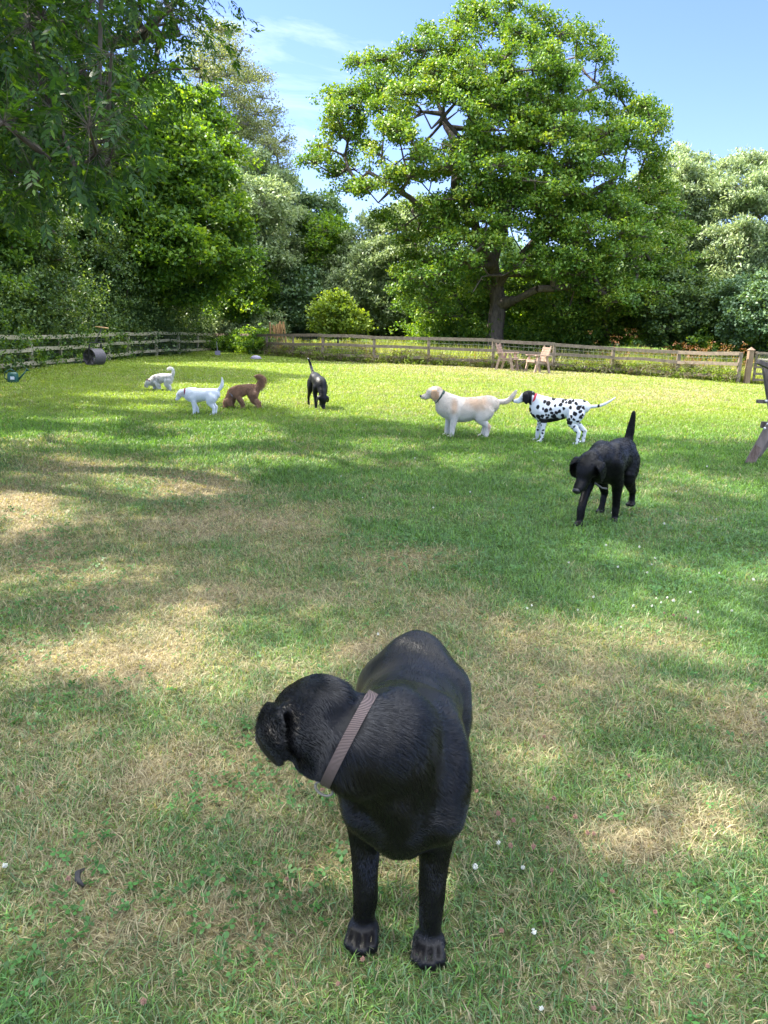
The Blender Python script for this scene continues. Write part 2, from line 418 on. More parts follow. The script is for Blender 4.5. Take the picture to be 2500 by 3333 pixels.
def meadow():
    n = 60000
    px = RNG.uniform(650, 2600, n)
    t = RNG.random(n)
    lo = np.interp(px, [q[0] for q in BF], [np.linalg.norm(p[:2]) for p in BFP])
    d = lo+0.3+t**1.6*16
    u = (px-W0/2)/FPX
    x = u*d/np.sqrt(1+u*u); y = d/np.sqrt(1+u*u)
    L = (0.25+0.55*RNG.random(n))*np.where(fbm(x*.5, y*.5, 3) > .5, 1.1, 0.6); wd = 0.018+0.02*RNG.random(n)
    g = np.array([0.24, 0.32, 0.05]); s = np.array([0.46, 0.42, 0.16]); r = np.array([0.30, 0.13, 0.07])
    k = np.clip(fbm(x*0.6, y*0.6, 5)*1.4-0.3+0.3*(RNG.random(n)-.5), 0, 1)[:, None]
    col = g*(1-k)+s*k
    red = (fbm(x*0.8, y*0.8, 44) > 0.66) & (RNG.random(n) < 0.4)
    col[red] = r*(0.7+0.6*RNG.random(red.sum()))[:, None]
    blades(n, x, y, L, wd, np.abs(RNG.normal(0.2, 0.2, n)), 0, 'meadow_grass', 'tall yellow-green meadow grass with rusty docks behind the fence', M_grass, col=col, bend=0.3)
meadow()
def clover_leaves():
    n = 26000; y = 1.0+7.0*RNG.random(n)**0.8; x = (RNG.random(n)*2-1)*(0.62*y+0.4)
    k = (fbm(x*1.7, y*1.7, 61) > 0.56) & (RNG.random(n) < 0.8) | (RNG.random(n) < 0.05); x = x[k]; y = y[k]; n = len(x)
    z = gz(x, y)+0.012+0.022*RNG.random(n); c = np.stack([x, y, z], 1); V = []
    a0 = RNG.random(n)*6.28; r = (0.006+0.005*RNG.random(n))
    tilt = RNG.normal(0, .35, (n, 2))
    for q in range(3):
        a = a0+q*2.094; u = np.stack([np.cos(a), np.sin(a), tilt[:, 0]*np.cos(a)+tilt[:, 1]*np.sin(a)], 1); b = a+1.571; s_ = np.stack([np.cos(b), np.sin(b), tilt[:, 0]*np.cos(b)+tilt[:, 1]*np.sin(b)], 1); R_ = r[:, None]
        V.append(np.stack([c, c+u*R_*.9-s_*R_*.6, c+u*R_*1.7-s_*R_*.35, c+u*R_*1.6, c+u*R_*1.7+s_*R_*.35, c+u*R_*.9+s_*R_*.6], 1))
    V = np.concatenate(V); col = np.array([0.055, 0.15, 0.035])*(0.6+0.9*RNG.random(len(V)))[:, None]
    me = np_mesh('clover_leaves', V.reshape(-1, 3), np.full(len(V), 6), np.arange(len(V)*6), attrs={'Col': np.repeat(col, 6, 0)})
    o = mobj('clover_leaves', me, M_grass); tag(o, 'small round clover leaves growing through the lawn', None, None, 'stuff')
clover_leaves()
# ------------------------------------------------------------------ foliage and wood
def nrmz(v): return v/(np.linalg.norm(v, axis=-1, keepdims=True)+1e-9)
def rdir(n):
    return nrmz(RNG.normal(0, 1, (n, 3)))
def leaf_quads(pos, axis, nrm, L, Wd, fold=0.25):
    """diamond leaves: 4 corners each"""
    axis = nrmz(axis); sd = nrmz(np.cross(axis, nrm)); nn = np.cross(sd, axis)
    L = L[:, None]; Wd = Wd[:, None]
    a = pos; c = pos+axis*L - nn*L*0.12; m = pos+axis*L*0.45
    b = m+sd*Wd*0.5 + nn*Wd*fold; d = m-sd*Wd*0.5 + nn*Wd*fold
    return np.stack([a, b, c, d], 1)
def foliage_mesh(name, Q, rnd, mat, parent, kind=None):
    n = len(Q)
    me = np_mesh(name, Q.reshape(-1, 3), np.full(n, 4), np.arange(n*4), attrs={'rnd': np.repeat(rnd, 4)})
    o = mobj(name, me, mat, parent)
    return o
def frusta(A, B, ra, rb, n=6):
    d = nrmz(B-A); ref = np.where(np.abs(d[:, 2:3]) > 0.9, np.array([[1.0, 0, 0]]), np.array([[0, 0, 1.0]]))
    s = nrmz(np.cross(d, ref)); t = np.cross(d, s); V = []
    for k in range(n):
        a = 2*np.pi*k/n; V.append((s*math.cos(a)+t*math.sin(a)))
    Rg = np.stack(V, 1)
    V0 = A[:, None]+Rg*ra[:, None, None]; V1 = B[:, None]+Rg*rb[:, None, None]
    VV = np.concatenate([V0, V1], 1).reshape(-1, 3)
    m = len(A); b = np.arange(m)[:, None]*(2*n); F = []
    for k in range(n): F.append(np.concatenate([b+k, b+(k+1) % n, b+n+(k+1) % n, b+n+k], 1))
    F = np.stack(F, 1).reshape(-1)
    return VV, F
def wood(name, trunks, targets, r_base, mat, parent, tufts=None, rtip=0.02, sag=0.0, step=0.7, jit=0.12, twig=0.008, pw=0.5):
    """trunks: list of polylines (first starts at the ground); targets: limb ends; tufts: (pos, target index)"""
    pos = []; par = []
    for ti, pl in enumerate(trunks):
        pl = [np.array(q, float) for q in pl]
        if ti == 0: pos.append(pl[0]); par.append(-1); prev = 0; rest = pl[1:]
        else:
            prev = int(np.argmin([np.linalg.norm(p-pl[0]) for p in pos])); rest = pl[1:]
        for q in rest:
            a = pos[prev]; k = max(1, int(np.linalg.norm(q-a)/step))
            for s in range(1, k+1):
                pos.append(a+(q-a)*s/k+RNG.normal(0, jit*0.35, 3)*(s < k)); par.append(prev); prev = len(pos)-1
    P = np.array(pos); ntr = len(P)
    T = np.array(targets); 
    dmin = np.array([np.min(np.linalg.norm(P-t, axis=1)) for t in T]) if len(T) else []
    order = np.argsort(dmin); endn = np.zeros(len(T), int)
    pos = list(P)
    for i in order:
        t = T[i]; PP = np.array(pos)
        dv = t-PP; dist = np.linalg.norm(dv, axis=1)
        cost = dist + 0.7*np.maximum(0, -(dv[:, 2]))  # prefer limbs that rise outwards
        k0 = int(np.argmin(cost)); a = PP[k0]; dd = np.linalg.norm(t-a); k = max(1, int(dd/step)); prev = k0
        bow = RNG.normal(0, 0.10*dd, 3); bow[2] = abs(bow[2])*0.6 + sag*dd
        for s in range(1, k+1):
            f = s/k
            pos.append(a+(t-a)*f + bow*4*f*(1-f)*0.5 + (RNG.normal(0, jit, 3) if s < k else 0)); par.append(prev); prev = len(pos)-1
        endn[i] = prev
    P = np.array(pos); n = len(P); cnt = np.zeros(n)
    for i in range(len(T)): cnt[endn[i]] += 1
    if ntr: cnt[ntr-1] += 1
    for i in range(n-1, 0, -1): cnt[par[i]] += max(cnt[i], 0.5)
    r = rtip*np.maximum(cnt, 0.6)**pw; r = np.maximum(r*(1+0), rtip*0.6)
    sc = r_base/r[0]; r = rtip*0.8 + (r-rtip*0.6)*(r_base-rtip*0.8)/(r[0]-rtip*0.6)
    idx = np.arange(1, n); pa = np.array(par)[1:]
    V, F = frusta(P[pa], P[idx], r[pa], np.minimum(r[idx]*1.0, r[pa]), 7)
    Vs = [V]; Fs = [F]; off = len(V)
    if tufts is not None and len(tufts[0]):
        tp, ti = tufts; A = P[endn[ti]]
        mid = A+(tp-A)*0.5+RNG.normal(0, 0.06, A.shape)*np.linalg.norm(tp-A, axis=1)[:, None]
        w0 = np.full(len(A), twig*2.0); w1 = np.full(len(A), twig*1.4); w2 = np.full(len(A), twig*0.8)
        for a_, b_, x0, x1 in ((A, mid, w0, w1), (mid, tp, w1, w2)):
            V, F = frusta(a_, b_, x0, x1, 3); Vs.append(V); Fs.append(F+off); off += len(V)
    V = np.concatenate(Vs); F = np.concatenate(Fs)
    # root flare
    z0 = P[0][2]; fl = np.clip(1-(V[:, 2]-z0)/0.5, 0, 1)**2*0.35
    V[:, :2] += (V[:, :2]-P[0][:2])*fl[:, None]*((np.linalg.norm(V[:, :2]-P[0][:2], axis=1) < r_base*1.5)[:, None])
    me = np_mesh(name, V, np.full(len(F)//4, 4), F, smooth=True)
    return mobj(name, me, mat, parent)
def poisson(poly, r, tries=4000):
    poly = np.array(poly, float); lo = poly.min(0); hi = poly.max(0); pts = []
    C = lo+(hi-lo)*RNG.random((tries, 2)); C = C[inside(C[:, 0], C[:, 1], poly)]
    for c in C:
        if all((c[0]-p[0])**2+(c[1]-p[1])**2 > r*r for p in pts): pts.append(c)
    return np.array(pts)
def edge_dist(pts, poly):
    poly = np.array(poly, float); d = np.full(len(pts), 1e9)
    for i in range(len(poly)):
        a = poly[i]; b = poly[(i+1) % len(poly)]; ab = b-a
        t = np.clip(((pts-a)@ab)/(ab@ab+1e-9), 0, 1); d = np.minimum(d, np.linalg.norm(pts-(a+t[:, None]*ab), axis=1))
    return d
def crown_pts(poly, depth, thick, rpx, ntuft, holes=(), squash=0.8, inner=0.35):
    """limb ends C inside the outline, tufts T on them; depth/thickness in metres"""
    pp = poisson(poly, rpx*0.85); ed = edge_dist(pp, poly); rel = np.clip(ed/(ed.max()+1e-6), 0, 1)
    pm = FPX/depth; Cs = []; Rs = []
    for c, e in zip(pp, rel):
        th = thick*math.sqrt(max(0.05, 1-(1-e)**2)); reps = 2 if e > 0.3 else 1
        if e > 0.3:
            offs = [-th*RNG.uniform(0.6, 1), th*RNG.uniform(-0.3, 1)]
        else: offs = [th*RNG.uniform(-1, 1)]
        for o in offs:
            cc = c if o is offs[0] else c+RNG.normal(0, rpx*0.4, 2)
            Cs.append(at(cc[0], cc[1], depth+o)); Rs.append(rpx/pm*RNG.uniform(0.75, 1.2))
    C = np.array(Cs); R_ = np.array(Rs)
    ti = np.repeat(np.arange(len(C)), ntuft)
    d = rdir(len(ti)); d[:, 2] = np.where(d[:, 2] < -0.3, -d[:, 2]*0.6, d[:, 2])
    rr = RNG.uniform(inner, 1.0, len(ti))**0.6*np.where(RNG.random(len(ti)) < 0.22, RNG.uniform(1.1, 1.55, len(ti)), 1.0)
    T = C[ti]+d*(R_[ti]*rr)[:, None]*np.array([1, 1, squash])
    keep = np.ones(len(T), bool)
    if len(holes):
        px, py, _ = proj(T)
        for h in holes:
            k_ = 1.45 if h[1] < 660 else 1.1
            keep &= ((px-h[0])/(h[2]*k_))**2+((py-h[1])/(h[3]*k_))**2 > 1
    return C, T[keep], ti[keep], d[keep]
def tuft_leaves(T, out, nleaf, rad, L, Wd, up=0.6, droop=0.0, axis_up=0.2):
    n = len(T); i = np.repeat(np.arange(n), nleaf); m = len(i)
    off = rdir(m)*(RNG.random(m)**0.45*rad)[:, None]*np.array([1, 1, 0.75])
    P = T[i]+off
    nn = nrmz(rdir(m)*0.9+out[i]*0.45+np.array([0, 0, up])+SUN*0.25)
    ax = nrmz(rdir(m)+out[i]*0.5+np.array([0, 0, axis_up-droop]))
    return leaf_quads(P, ax, nn, L*RNG.uniform(0.65, 1.25, m), Wd*RNG.uniform(0.65, 1.25, m)), np.clip(0.5+0.22*RNG.normal(0, 1, m)+np.repeat(0.14*RNG.normal(0, 1, n), nleaf), 0, 1)

BARK = wood_mat('bark', (0.045, 0.036, 0.028), (0.15, 0.125, 0.10), 9, 0.9, (1, 1, 0.25), 0.9)
BARK_G = wood_mat('grey_bark', (0.10, 0.09, 0.08), (0.27, 0.25, 0.22), 7, 0.9, (1, 1, 0.4), 0.6)
L_OAK = leaf_mat('oak_leaves', [(0.050, 0.120, 0.024), (0.094, 0.202, 0.029), (0.166, 0.284, 0.037), (0.265, 0.340, 0.046)], 0.34, nscale=0.35)
L_ASH = leaf_mat('ash_leaves', [(0.018, 0.054, 0.016), (0.034, 0.090, 0.022), (0.058, 0.134, 0.025), (0.116, 0.207, 0.027)], 0.42, (1.9, 1.7, 0.3), nscale=0.6)
L_MAPLE = leaf_mat('maple_leaves', [(0.046, 0.109, 0.027), (0.083, 0.174, 0.034), (0.151, 0.272, 0.039), (0.258, 0.363, 0.046)], 0.42, (1.6, 1.5, 0.3), nscale=0.4)
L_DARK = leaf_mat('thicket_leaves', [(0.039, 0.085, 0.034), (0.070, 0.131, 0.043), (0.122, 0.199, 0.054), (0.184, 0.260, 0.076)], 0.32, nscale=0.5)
L_WILLOW = leaf_mat('willow_leaves', [(0.124, 0.190, 0.090), (0.220, 0.300, 0.146), (0.337, 0.425, 0.220), (0.468, 0.542, 0.293)], 0.30, (1.1, 1.1, 0.7), nscale=0.3)
L_BIRCH = leaf_mat('birch_leaves', [(0.134, 0.180, 0.074), (0.226, 0.270, 0.120), (0.330, 0.360, 0.180)], 0.35, nscale=0.3)
L_LIME = leaf_mat('bright_leaves', [(0.112, 0.192, 0.024), (0.192, 0.288, 0.036), (0.272, 0.352, 0.048)], 0.4, nscale=0.6)
L_BROWN = leaf_mat('brown_leaves', [(0.078, 0.058, 0.039), (0.143, 0.104, 0.065), (0.117, 0.143, 0.052), (0.221, 0.169, 0.104)], 0.25, nscale=0.6)
L_BLUE = leaf_mat('bluegreen_leaves', [(0.070, 0.133, 0.066), (0.118, 0.209, 0.098), (0.198, 0.304, 0.140)], 0.25, nscale=0.3)
L_RUST = leaf_mat('rust_leaves', [(0.20, 0.08, 0.03), (0.36, 0.16, 0.07), (0.30, 0.22, 0.10)], 0.3, nscale=0.8)

def tree(name, label, cat, poly, depth, thick, rpx, ntuft, nleaf, rad, L, Wd, lmat, trunk_px, r_base, bark=None, holes=(), group=None, squash=0.62, up=0.6, droop=0.0, axis_up=0.2, twig=0.008, extra=None, inner=0.35, sag=0.0):
    C, T, ti, d = crown_pts(poly, depth, thick, rpx, ntuft, holes, squash, inner)
    tr = []
    for k, pl in enumerate(trunk_px):
        pts = [at(q[0], q[1], depth+(q[2] if len(q) > 2 else 0)) for q in pl]
        if k == 0:
            b = pts[0]; b[2] = float(gz(b[0], b[1]))-0.05; pts[0] = b
        tr.append(pts)
    root = empty(name, tr[0][0], 0, label, cat, group); loc = np.array(root.location)
    T = T[T[:, 2] > gz(T[:, 0], T[:, 1])+0.05] if False else T
    gzT = gz(T[:, 0], T[:, 1]); T[:, 2] = np.maximum(T[:, 2], gzT+0.1*RNG.random(len(T))+0.05)
    C[:, 2] = np.maximum(C[:, 2], gz(C[:, 0], C[:, 1])+0.3)
    wood('trunk', [[q-loc for q in pl] for pl in tr], C-loc, r_base, bark or BARK, root, (T-loc, ti), twig=twig, sag=sag)
    Q, rnd = tuft_leaves(T-loc, d, nleaf, rad, L, Wd, up, droop, axis_up)
    foliage_mesh('crown', Q, rnd, lmat, root)
    return root

# ---- the oak
OAK = [(1600, 15), (1690, 20), (1760, 55), (1800, 90), (1850, 75), (1930, 100), (1985, 170), (1975, 260), (2030, 300), (2120, 330), (2185, 350), (2165, 410), (2130, 440), (2165, 500), (2120, 560), (2190, 640), (2230, 740), (2200, 860), (2260, 980), (2230, 1095), (2060, 1110), (1960, 1095), (1830, 1080), (1700, 1010),
       (1560, 1030), (1420, 1060), (1320, 1010), (1290, 880), (1330, 800), (1290, 740), (1200, 690), (1150, 640), (1080, 600), (1020, 550), (1040, 500), (1090, 440), (1060, 370), (1090, 290), (1140, 240), (1150, 180), (1260, 190), (1340, 140), (1380, 110), (1460, 110), (1500, 50)]
HOLES = [(1375, 385, 22, 60), (1425, 420, 26, 60), (1290, 500, 40, 26), (1480, 395, 35, 45), (1160, 560, 24, 18), (1400, 610, 70, 22), (1240, 640, 34, 22), (1330, 700, 46, 26), (1640, 420, 20, 26), (1915, 240, 26, 36), (1600, 150, 40, 18), (1700, 210, 26, 18), (1850, 180, 22, 32), (1760, 560, 26, 14), (1930, 600, 30, 20), (2060, 560, 26, 20), (1500, 790, 20, 14), (1110, 480, 22, 26), (1210, 420, 18, 22), (1225, 560, 20, 22),
         (1600, 850, 34, 44), (1700, 800, 40, 30), (1608, 1060, 34, 50), (1540, 760, 16, 30)]
tree('oak_tree', 'large spreading oak behind the fence, its broad crown lit yellow-green', 'tree', OAK, 37, 4.6, 56, 18, 34, 0.42, 0.150, 0.110, L_OAK,
     [[(1602, 1180), (1610, 1080), (1622, 990), (1612, 930), (1600, 860, -1), (1640, 760, -1), (1660, 640, 0), (1700, 480, 0), (1720, 300, 0)],
      [(1622, 990), (1680, 975, -1), (1750, 940, -2), (1900, 930, -2), (2060, 960, -1)],
      [(1612, 930), (1690, 840, -1.5), (1760, 760, -2), (1880, 660, -2), (2020, 560, -1)],
      [(1600, 860, -1), (1560, 800, -2), (1545, 730, -2), (1480, 600, -2), (1480, 460, -1), (1420, 330, 0)],
      [(1560, 800, -2), (1440, 740, -2), (1330, 640, -2), (1200, 560, -1)],
      [(1590, 900, -1.5), (1530, 870, -3), (1505, 830, -3), (1545, 780, -3), (1556, 700, -3)],
      [(1610, 940, -1), (1570, 900, -3), (1540, 950, -3.2)]], 0.42, holes=HOLES, twig=0.012)
# ---- left side
tree('field_maple', 'bushy maple tree filling the left side, above the pale rail fence', 'tree',
     [(250, 300), (420, 250), (560, 270), (660, 320), (700, 400), (735, 480), (760, 540), (735, 620), (790, 720), (800, 830), (760, 900), (640, 1000), (420, 1000), (250, 900), (180, 500)], 34, 3.5, 62, 26, 32, 0.45, 0.18, 0.14, L_MAPLE,
     [[(400, 1170), (420, 1000), (470, 800), (480, 600), (470, 450)], [(420, 1000), (560, 850), (680, 700)], [(470, 800), (400, 700), (330, 550)]], 0.2, twig=0.009)
tree('silver_birch', 'tall thin birch with sparse pale leaves against the sky', 'tree',
     [(640, 130), (700, 90), (745, 85), (770, 170), (820, 220), (880, 290), (890, 370), (905, 450), (945, 490), (940, 560), (880, 570), (820, 520), (740, 520), (690, 430), (640, 330), (620, 220)], 48, 3.0, 50, 20, 20, 0.5, 0.15, 0.08, L_BIRCH,
     [[(690, 1160), (705, 700), (740, 560), (790, 430), (775, 300), (745, 120)], [(740, 560), (800, 520), (890, 490)], [(760, 500), (720, 340), (690, 180)], [(790, 430), (850, 330)]], 0.14, bark=BARK_G, twig=0.010, up=0.2, droop=0.5)
tree('grey_willow', 'pale grey-green willow behind the corner of the two fences', 'tree',
     [(690, 600), (740, 545), (830, 520), (900, 560), (950, 620), (965, 720), (950, 850), (880, 960), (790, 980), (720, 900), (700, 750)], 46, 3.5, 56, 24, 32, 0.5, 0.24, 0.11, L_WILLOW,
     [[(820, 1160), (815, 950), (800, 750), (830, 620)], [(815, 950), (760, 800)], [(815, 950), (880, 800)]], 0.18, bark=BARK_G)
tree('alder_tree', 'dark blue-green tree in the gap left of the oak', 'tree',
     [(900, 600), (945, 590), (965, 640), (1000, 650), (1040, 640), (1085, 690), (1110, 780), (1100, 900), (1000, 960), (880, 950), (900, 800)], 50, 3.0, 52, 22, 30, 0.5, 0.24, 0.14, L_BLUE,
     [[(1000, 1150), (1000, 900), (990, 700)]], 0.2)
tree('thorn_tree', 'small olive-brown tree between the dark alder and the oak', 'tree',
     [(1010, 740), (1060, 705), (1100, 720), (1115, 800), (1090, 880), (1020, 880), (990, 820)], 47, 1.6, 44, 20, 24, 0.4, 0.2, 0.11, L_MAPLE, [[(1050, 1150), (1055, 900), (1060, 800)]], 0.12)
tree('shade_tree', 'tall dark broadleaf tree standing at the left edge behind the ash boughs', 'tree',  # added, mostly out of frame, for its shade on the far-left lawn
     [(-1000, -350), (-500, -500), (-150, -350), (40, 0), (90, 300), (110, 600), (60, 850), (20, 1120), (-400, 1150), (-1000, 1100)], 23.5, 3.0, 90, 22, 30, 0.40, 0.14, 0.11, L_MAPLE,
     [[(-420, 1240), (-400, 900), (-420, 500), (-380, 100)], [(-400, 900), (-200, 600)], [(-420, 500), (-700, 200)]], 0.25, twig=0.009)
B = 'bushes along the left fence'
bushes = [
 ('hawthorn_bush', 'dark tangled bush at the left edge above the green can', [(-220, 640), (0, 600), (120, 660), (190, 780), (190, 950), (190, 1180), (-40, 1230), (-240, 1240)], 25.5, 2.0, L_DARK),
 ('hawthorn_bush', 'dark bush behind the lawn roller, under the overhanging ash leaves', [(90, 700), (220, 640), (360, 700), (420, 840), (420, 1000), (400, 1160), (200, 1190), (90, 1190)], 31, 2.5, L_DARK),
 ('hawthorn_bush', 'green bush behind the pale fence, right of the roller', [(330, 760), (470, 740), (580, 820), (600, 960), (600, 1150), (420, 1160), (330, 1160)], 40, 2.0, L_MAPLE),
 ('dead_bramble', 'brownish half-dead thicket near the corner of the fences', [(540, 830), (640, 790), (720, 860), (730, 980), (710, 1140), (560, 1150), (520, 950)], 46, 1.8, L_BROWN),
 ('corner_shrub', 'sunlit pale green shrub spilling over the corner of the fences', [(690, 1060), (780, 1040), (850, 1030), (910, 1065), (915, 1120), (880, 1150), (760, 1150), (700, 1140)], 42.5, 1.2, L_WILLOW),
 ('elder_bush', 'light green bush between the brown thicket and the grey willow', [(690, 880), (780, 860), (850, 900), (880, 960), (860, 1040), (760, 1050), (690, 1040)], 43, 1.8, L_MAPLE),
 ('sallow_bush', 'bluish green willow scrub behind the wooden stakes', [(860, 960), (930, 900), (1010, 880), (1070, 930), (1070, 1050), (1040, 1100), (900, 1110), (860, 1060)], 46, 2.2, L_BLUE),
 ('maple_sapling', 'small bright yellow-green sapling in front of the pale willow', [(1035, 990), (1060, 980), (1080, 1010), (1100, 960), (1125, 950), (1140, 1010), (1165, 1060), (1150, 1085), (1090, 1090), (1050, 1050)], 36, 0.7, L_LIME),
 ('willow_thicket', 'big pale silver-green willow left of the oak trunk', [(1050, 900), (1130, 800), (1220, 720), (1330, 670), (1450, 680), (1480, 850), (1480, 1000), (1440, 1090), (1250, 1110), (1080, 1100)], 46, 3.0, L_WILLOW),
 ('hazel_bush', 'dark green bush behind the oak trunk', [(1330, 940), (1450, 900), (1600, 920), (1760, 900), (1850, 960), (1860, 1080), (1600, 1110), (1350, 1110)], 45, 2.0, L_MAPLE),
 ('crack_willow', 'tall feathery pale willow on the right behind the oak crown', [(2060, 640), (2150, 540), (2220, 500), (2300, 520), (2340, 580), (2330, 760), (2300, 950), (2150, 1000), (2060, 900)], 47, 3.0, L_WILLOW),
 ('crack_willow', 'tall feathery pale willow at the right edge of the photo', [(2330, 580), (2400, 520), (2480, 510), (2600, 560), (2680, 700), (2680, 950), (2500, 1010), (2330, 940), (2310, 760)], 44, 3.0, L_WILLOW),
 ('sycamore_bush', 'dark sycamore bush behind the fence, right of the chairs', [(1780, 960), (1900, 880), (2060, 930), (2130, 1020), (2120, 1110), (1950, 1120), (1790, 1110)], 40, 2.0, L_MAPLE),
 ('sycamore_bush', 'dark green bush above the rust patch beside the gate post', [(2080, 960), (2190, 900), (2320, 900), (2400, 980), (2400, 1090), (2280, 1130), (2110, 1115)], 36, 2.0, L_DARK),
 ('sycamore_bush', 'pale-leaved bush behind the mesh gate at the right edge', [(2360, 960), (2460, 900), (2620, 900), (2700, 1020), (2680, 1140), (2500, 1150), (2380, 1120)], 33, 1.8, L_BLUE)]
for nm, lb, poly, dep, th, lm in bushes:
    pm = FPX/dep; big = lm is L_WILLOW
    px = np.array(poly, float); cx = px[:, 0].mean(); top = px[:, 1].min(); bot = px[:, 1].max()
    ls = 0.0042*dep
    tree(nm, lb, 'bush' if 'bush' in nm or 'shrub' in nm or 'bramble' in nm else 'tree', poly, dep, th, 46 if dep > 30 else 58, 18, 30, 0.010*dep, ls*(1.25 if big else 1.0), ls*(0.5 if big else 0.8), lm,
         [[(cx, bot+20), (cx+8, bot-(bot-top)*0.35), (cx-6, bot-(bot-top)*0.6)]], 0.12 if (bot-top) > 250 else 0.05, twig=0.008, axis_up=0.5 if big else 0.2)
# far wood that closes the gaps
def far_wood():
    n = 5200; px = RNG.uniform(-300, 2900, n); top = 860+90*(fbm(px*0.006, px*0, 3)-.5)*2
    top = np.where(px < 700, 760, top)
    py = top+(1130-top)*RNG.random(n)**1.1; dep = 60+14*RNG.random(n)
    T = at(px, py, dep); d = rdir(n)
    Q, r = tuft_leaves(T, d, 34, 1.1, 0.42, 0.28)
    foliage_mesh('woodland', Q, r, L_BLUE, None)
    tag(bpy.data.objects['woodland'], 'far dark woodland seen through the gaps between the trees', None, None, 'stuff')
far_wood()

# ---- the near ash: hanging boughs in the top left, crown over the lawn
LIT = [(75,1655,120,62),(600,1580,170,42),(400,1535,150,22),(760,1510,190,28),(1050,1500,120,20),(190,1430,180,22),(560,1445,160,18),(820,1420,120,14),(700,1390,200,14),(1260,1455,80,14),(1330,1565,90,18),(1500,1500,90,14),(1230,1560,60,16),
       (420,1290,120,10),(600,1232,260,16),(900,1250,330,24),(1000,1290,240,14),(700,1300,140,10),(300,1370,90,10),(500,1330,100,8),(1050,1340,90,14),(560,1960,70,28),(660,1990,60,22),(480,2110,170,46),(160,2130,120,44),(60,2230,90,40),(1165,2120,70,26),(980,2500,60,66),(560,2560,110,60),(520,2250,150,38),
       (2180,2090,170,44),(2440,2180,130,50),(2080,1965,110,26),(2250,1985,90,22),(2330,2350,120,36),(2300,2690,190,110),(2480,2800,110,60),(1500,1640,60,20),(1250,1675,70,18),(2200,1550,110,16),(2390,1590,90,18),(2050,1480,80,12),(2080,1620,50,20),(1960,1790,60,20),(2420,1870,90,26),(2100,1830,70,20),
       (760,3080,70,36),(80,2700,80,46),(1750,2900,60,50),(1560,2440,50,40),(1580,2010,60,20),(900,1640,70,18),(340,1860,120,26),(860,1850,70,18)]
def in_lit(gx, gy):
    P = np.stack([gx, gy, gz(gx, gy)], -1); px, py, zc = proj(P); k = np.zeros(len(gx), bool)
    j = 30*(vnoise(gx*2, gy*2, 9)-.5)
    k |= np.hypot(gx-.46, gy-1.41) < .05
    for a, b, rx, ry in LIT: k |= (((px+j-a)/(rx*1.0))**2+((py-b)/(ry*1.0))**2 < 1) & (zc > 0.2)
    return k
def shade_edge(gx):
    return np.interp(gx, [-12, -9, -7, -5.2, -3.2, -1.5, 0.3, 1.5, 3, 8], [26, 23.5, 21, 17, 15.6, 13.8, 12.2, 11.7, 11.3, 10.8])
def compound(P, ax, up, nl, Lr, Ll, Wl):
    """pinnate leaves: rachis direction ax, nl leaflets"""
    n = len(P); ax = nrmz(ax); sd = nrmz(np.cross(ax, up)); nn = np.cross(sd, ax); out = []
    for k in range(nl):
        if k == nl-1: f = 1.0; da = ax; 
        else:
            f = 0.35+0.6*(k//2)/(nl//2); s = 1 if k % 2 else -1
            da = nrmz(ax*0.75+sd*s*0.8 + RNG.normal(0, .12, (n, 3)))
        b = P+ax*(Lr*f)[:, None]-np.array([0, 0, 1.0])*(Lr*f*f*0.22)[:, None]
        da = nrmz(da-np.array([0, 0, 0.12])); nr = nrmz(nn+RNG.normal(0, .25, (n, 3)))
        s2 = nrmz(np.cross(da, nr)); n3 = np.cross(s2, da); L = (Ll*RNG.uniform(.8, 1.15, n))[:, None]; w = (Wl*RNG.uniform(.8, 1.15, n))[:, None]
        m1 = b+da*L*0.3+s2*w*0.5; m2 = b+da*L*0.3-s2*w*0.5; m3 = b+da*L*0.68+s2*w*0.36-n3*L*0.05; m4 = b+da*L*0.68-s2*w*0.36-n3*L*0.05; tip = b+da*L-n3*L*0.14
        out.append(np.stack([b, m1, m3, tip, m4, m2], 1))
    return np.concatenate(out)
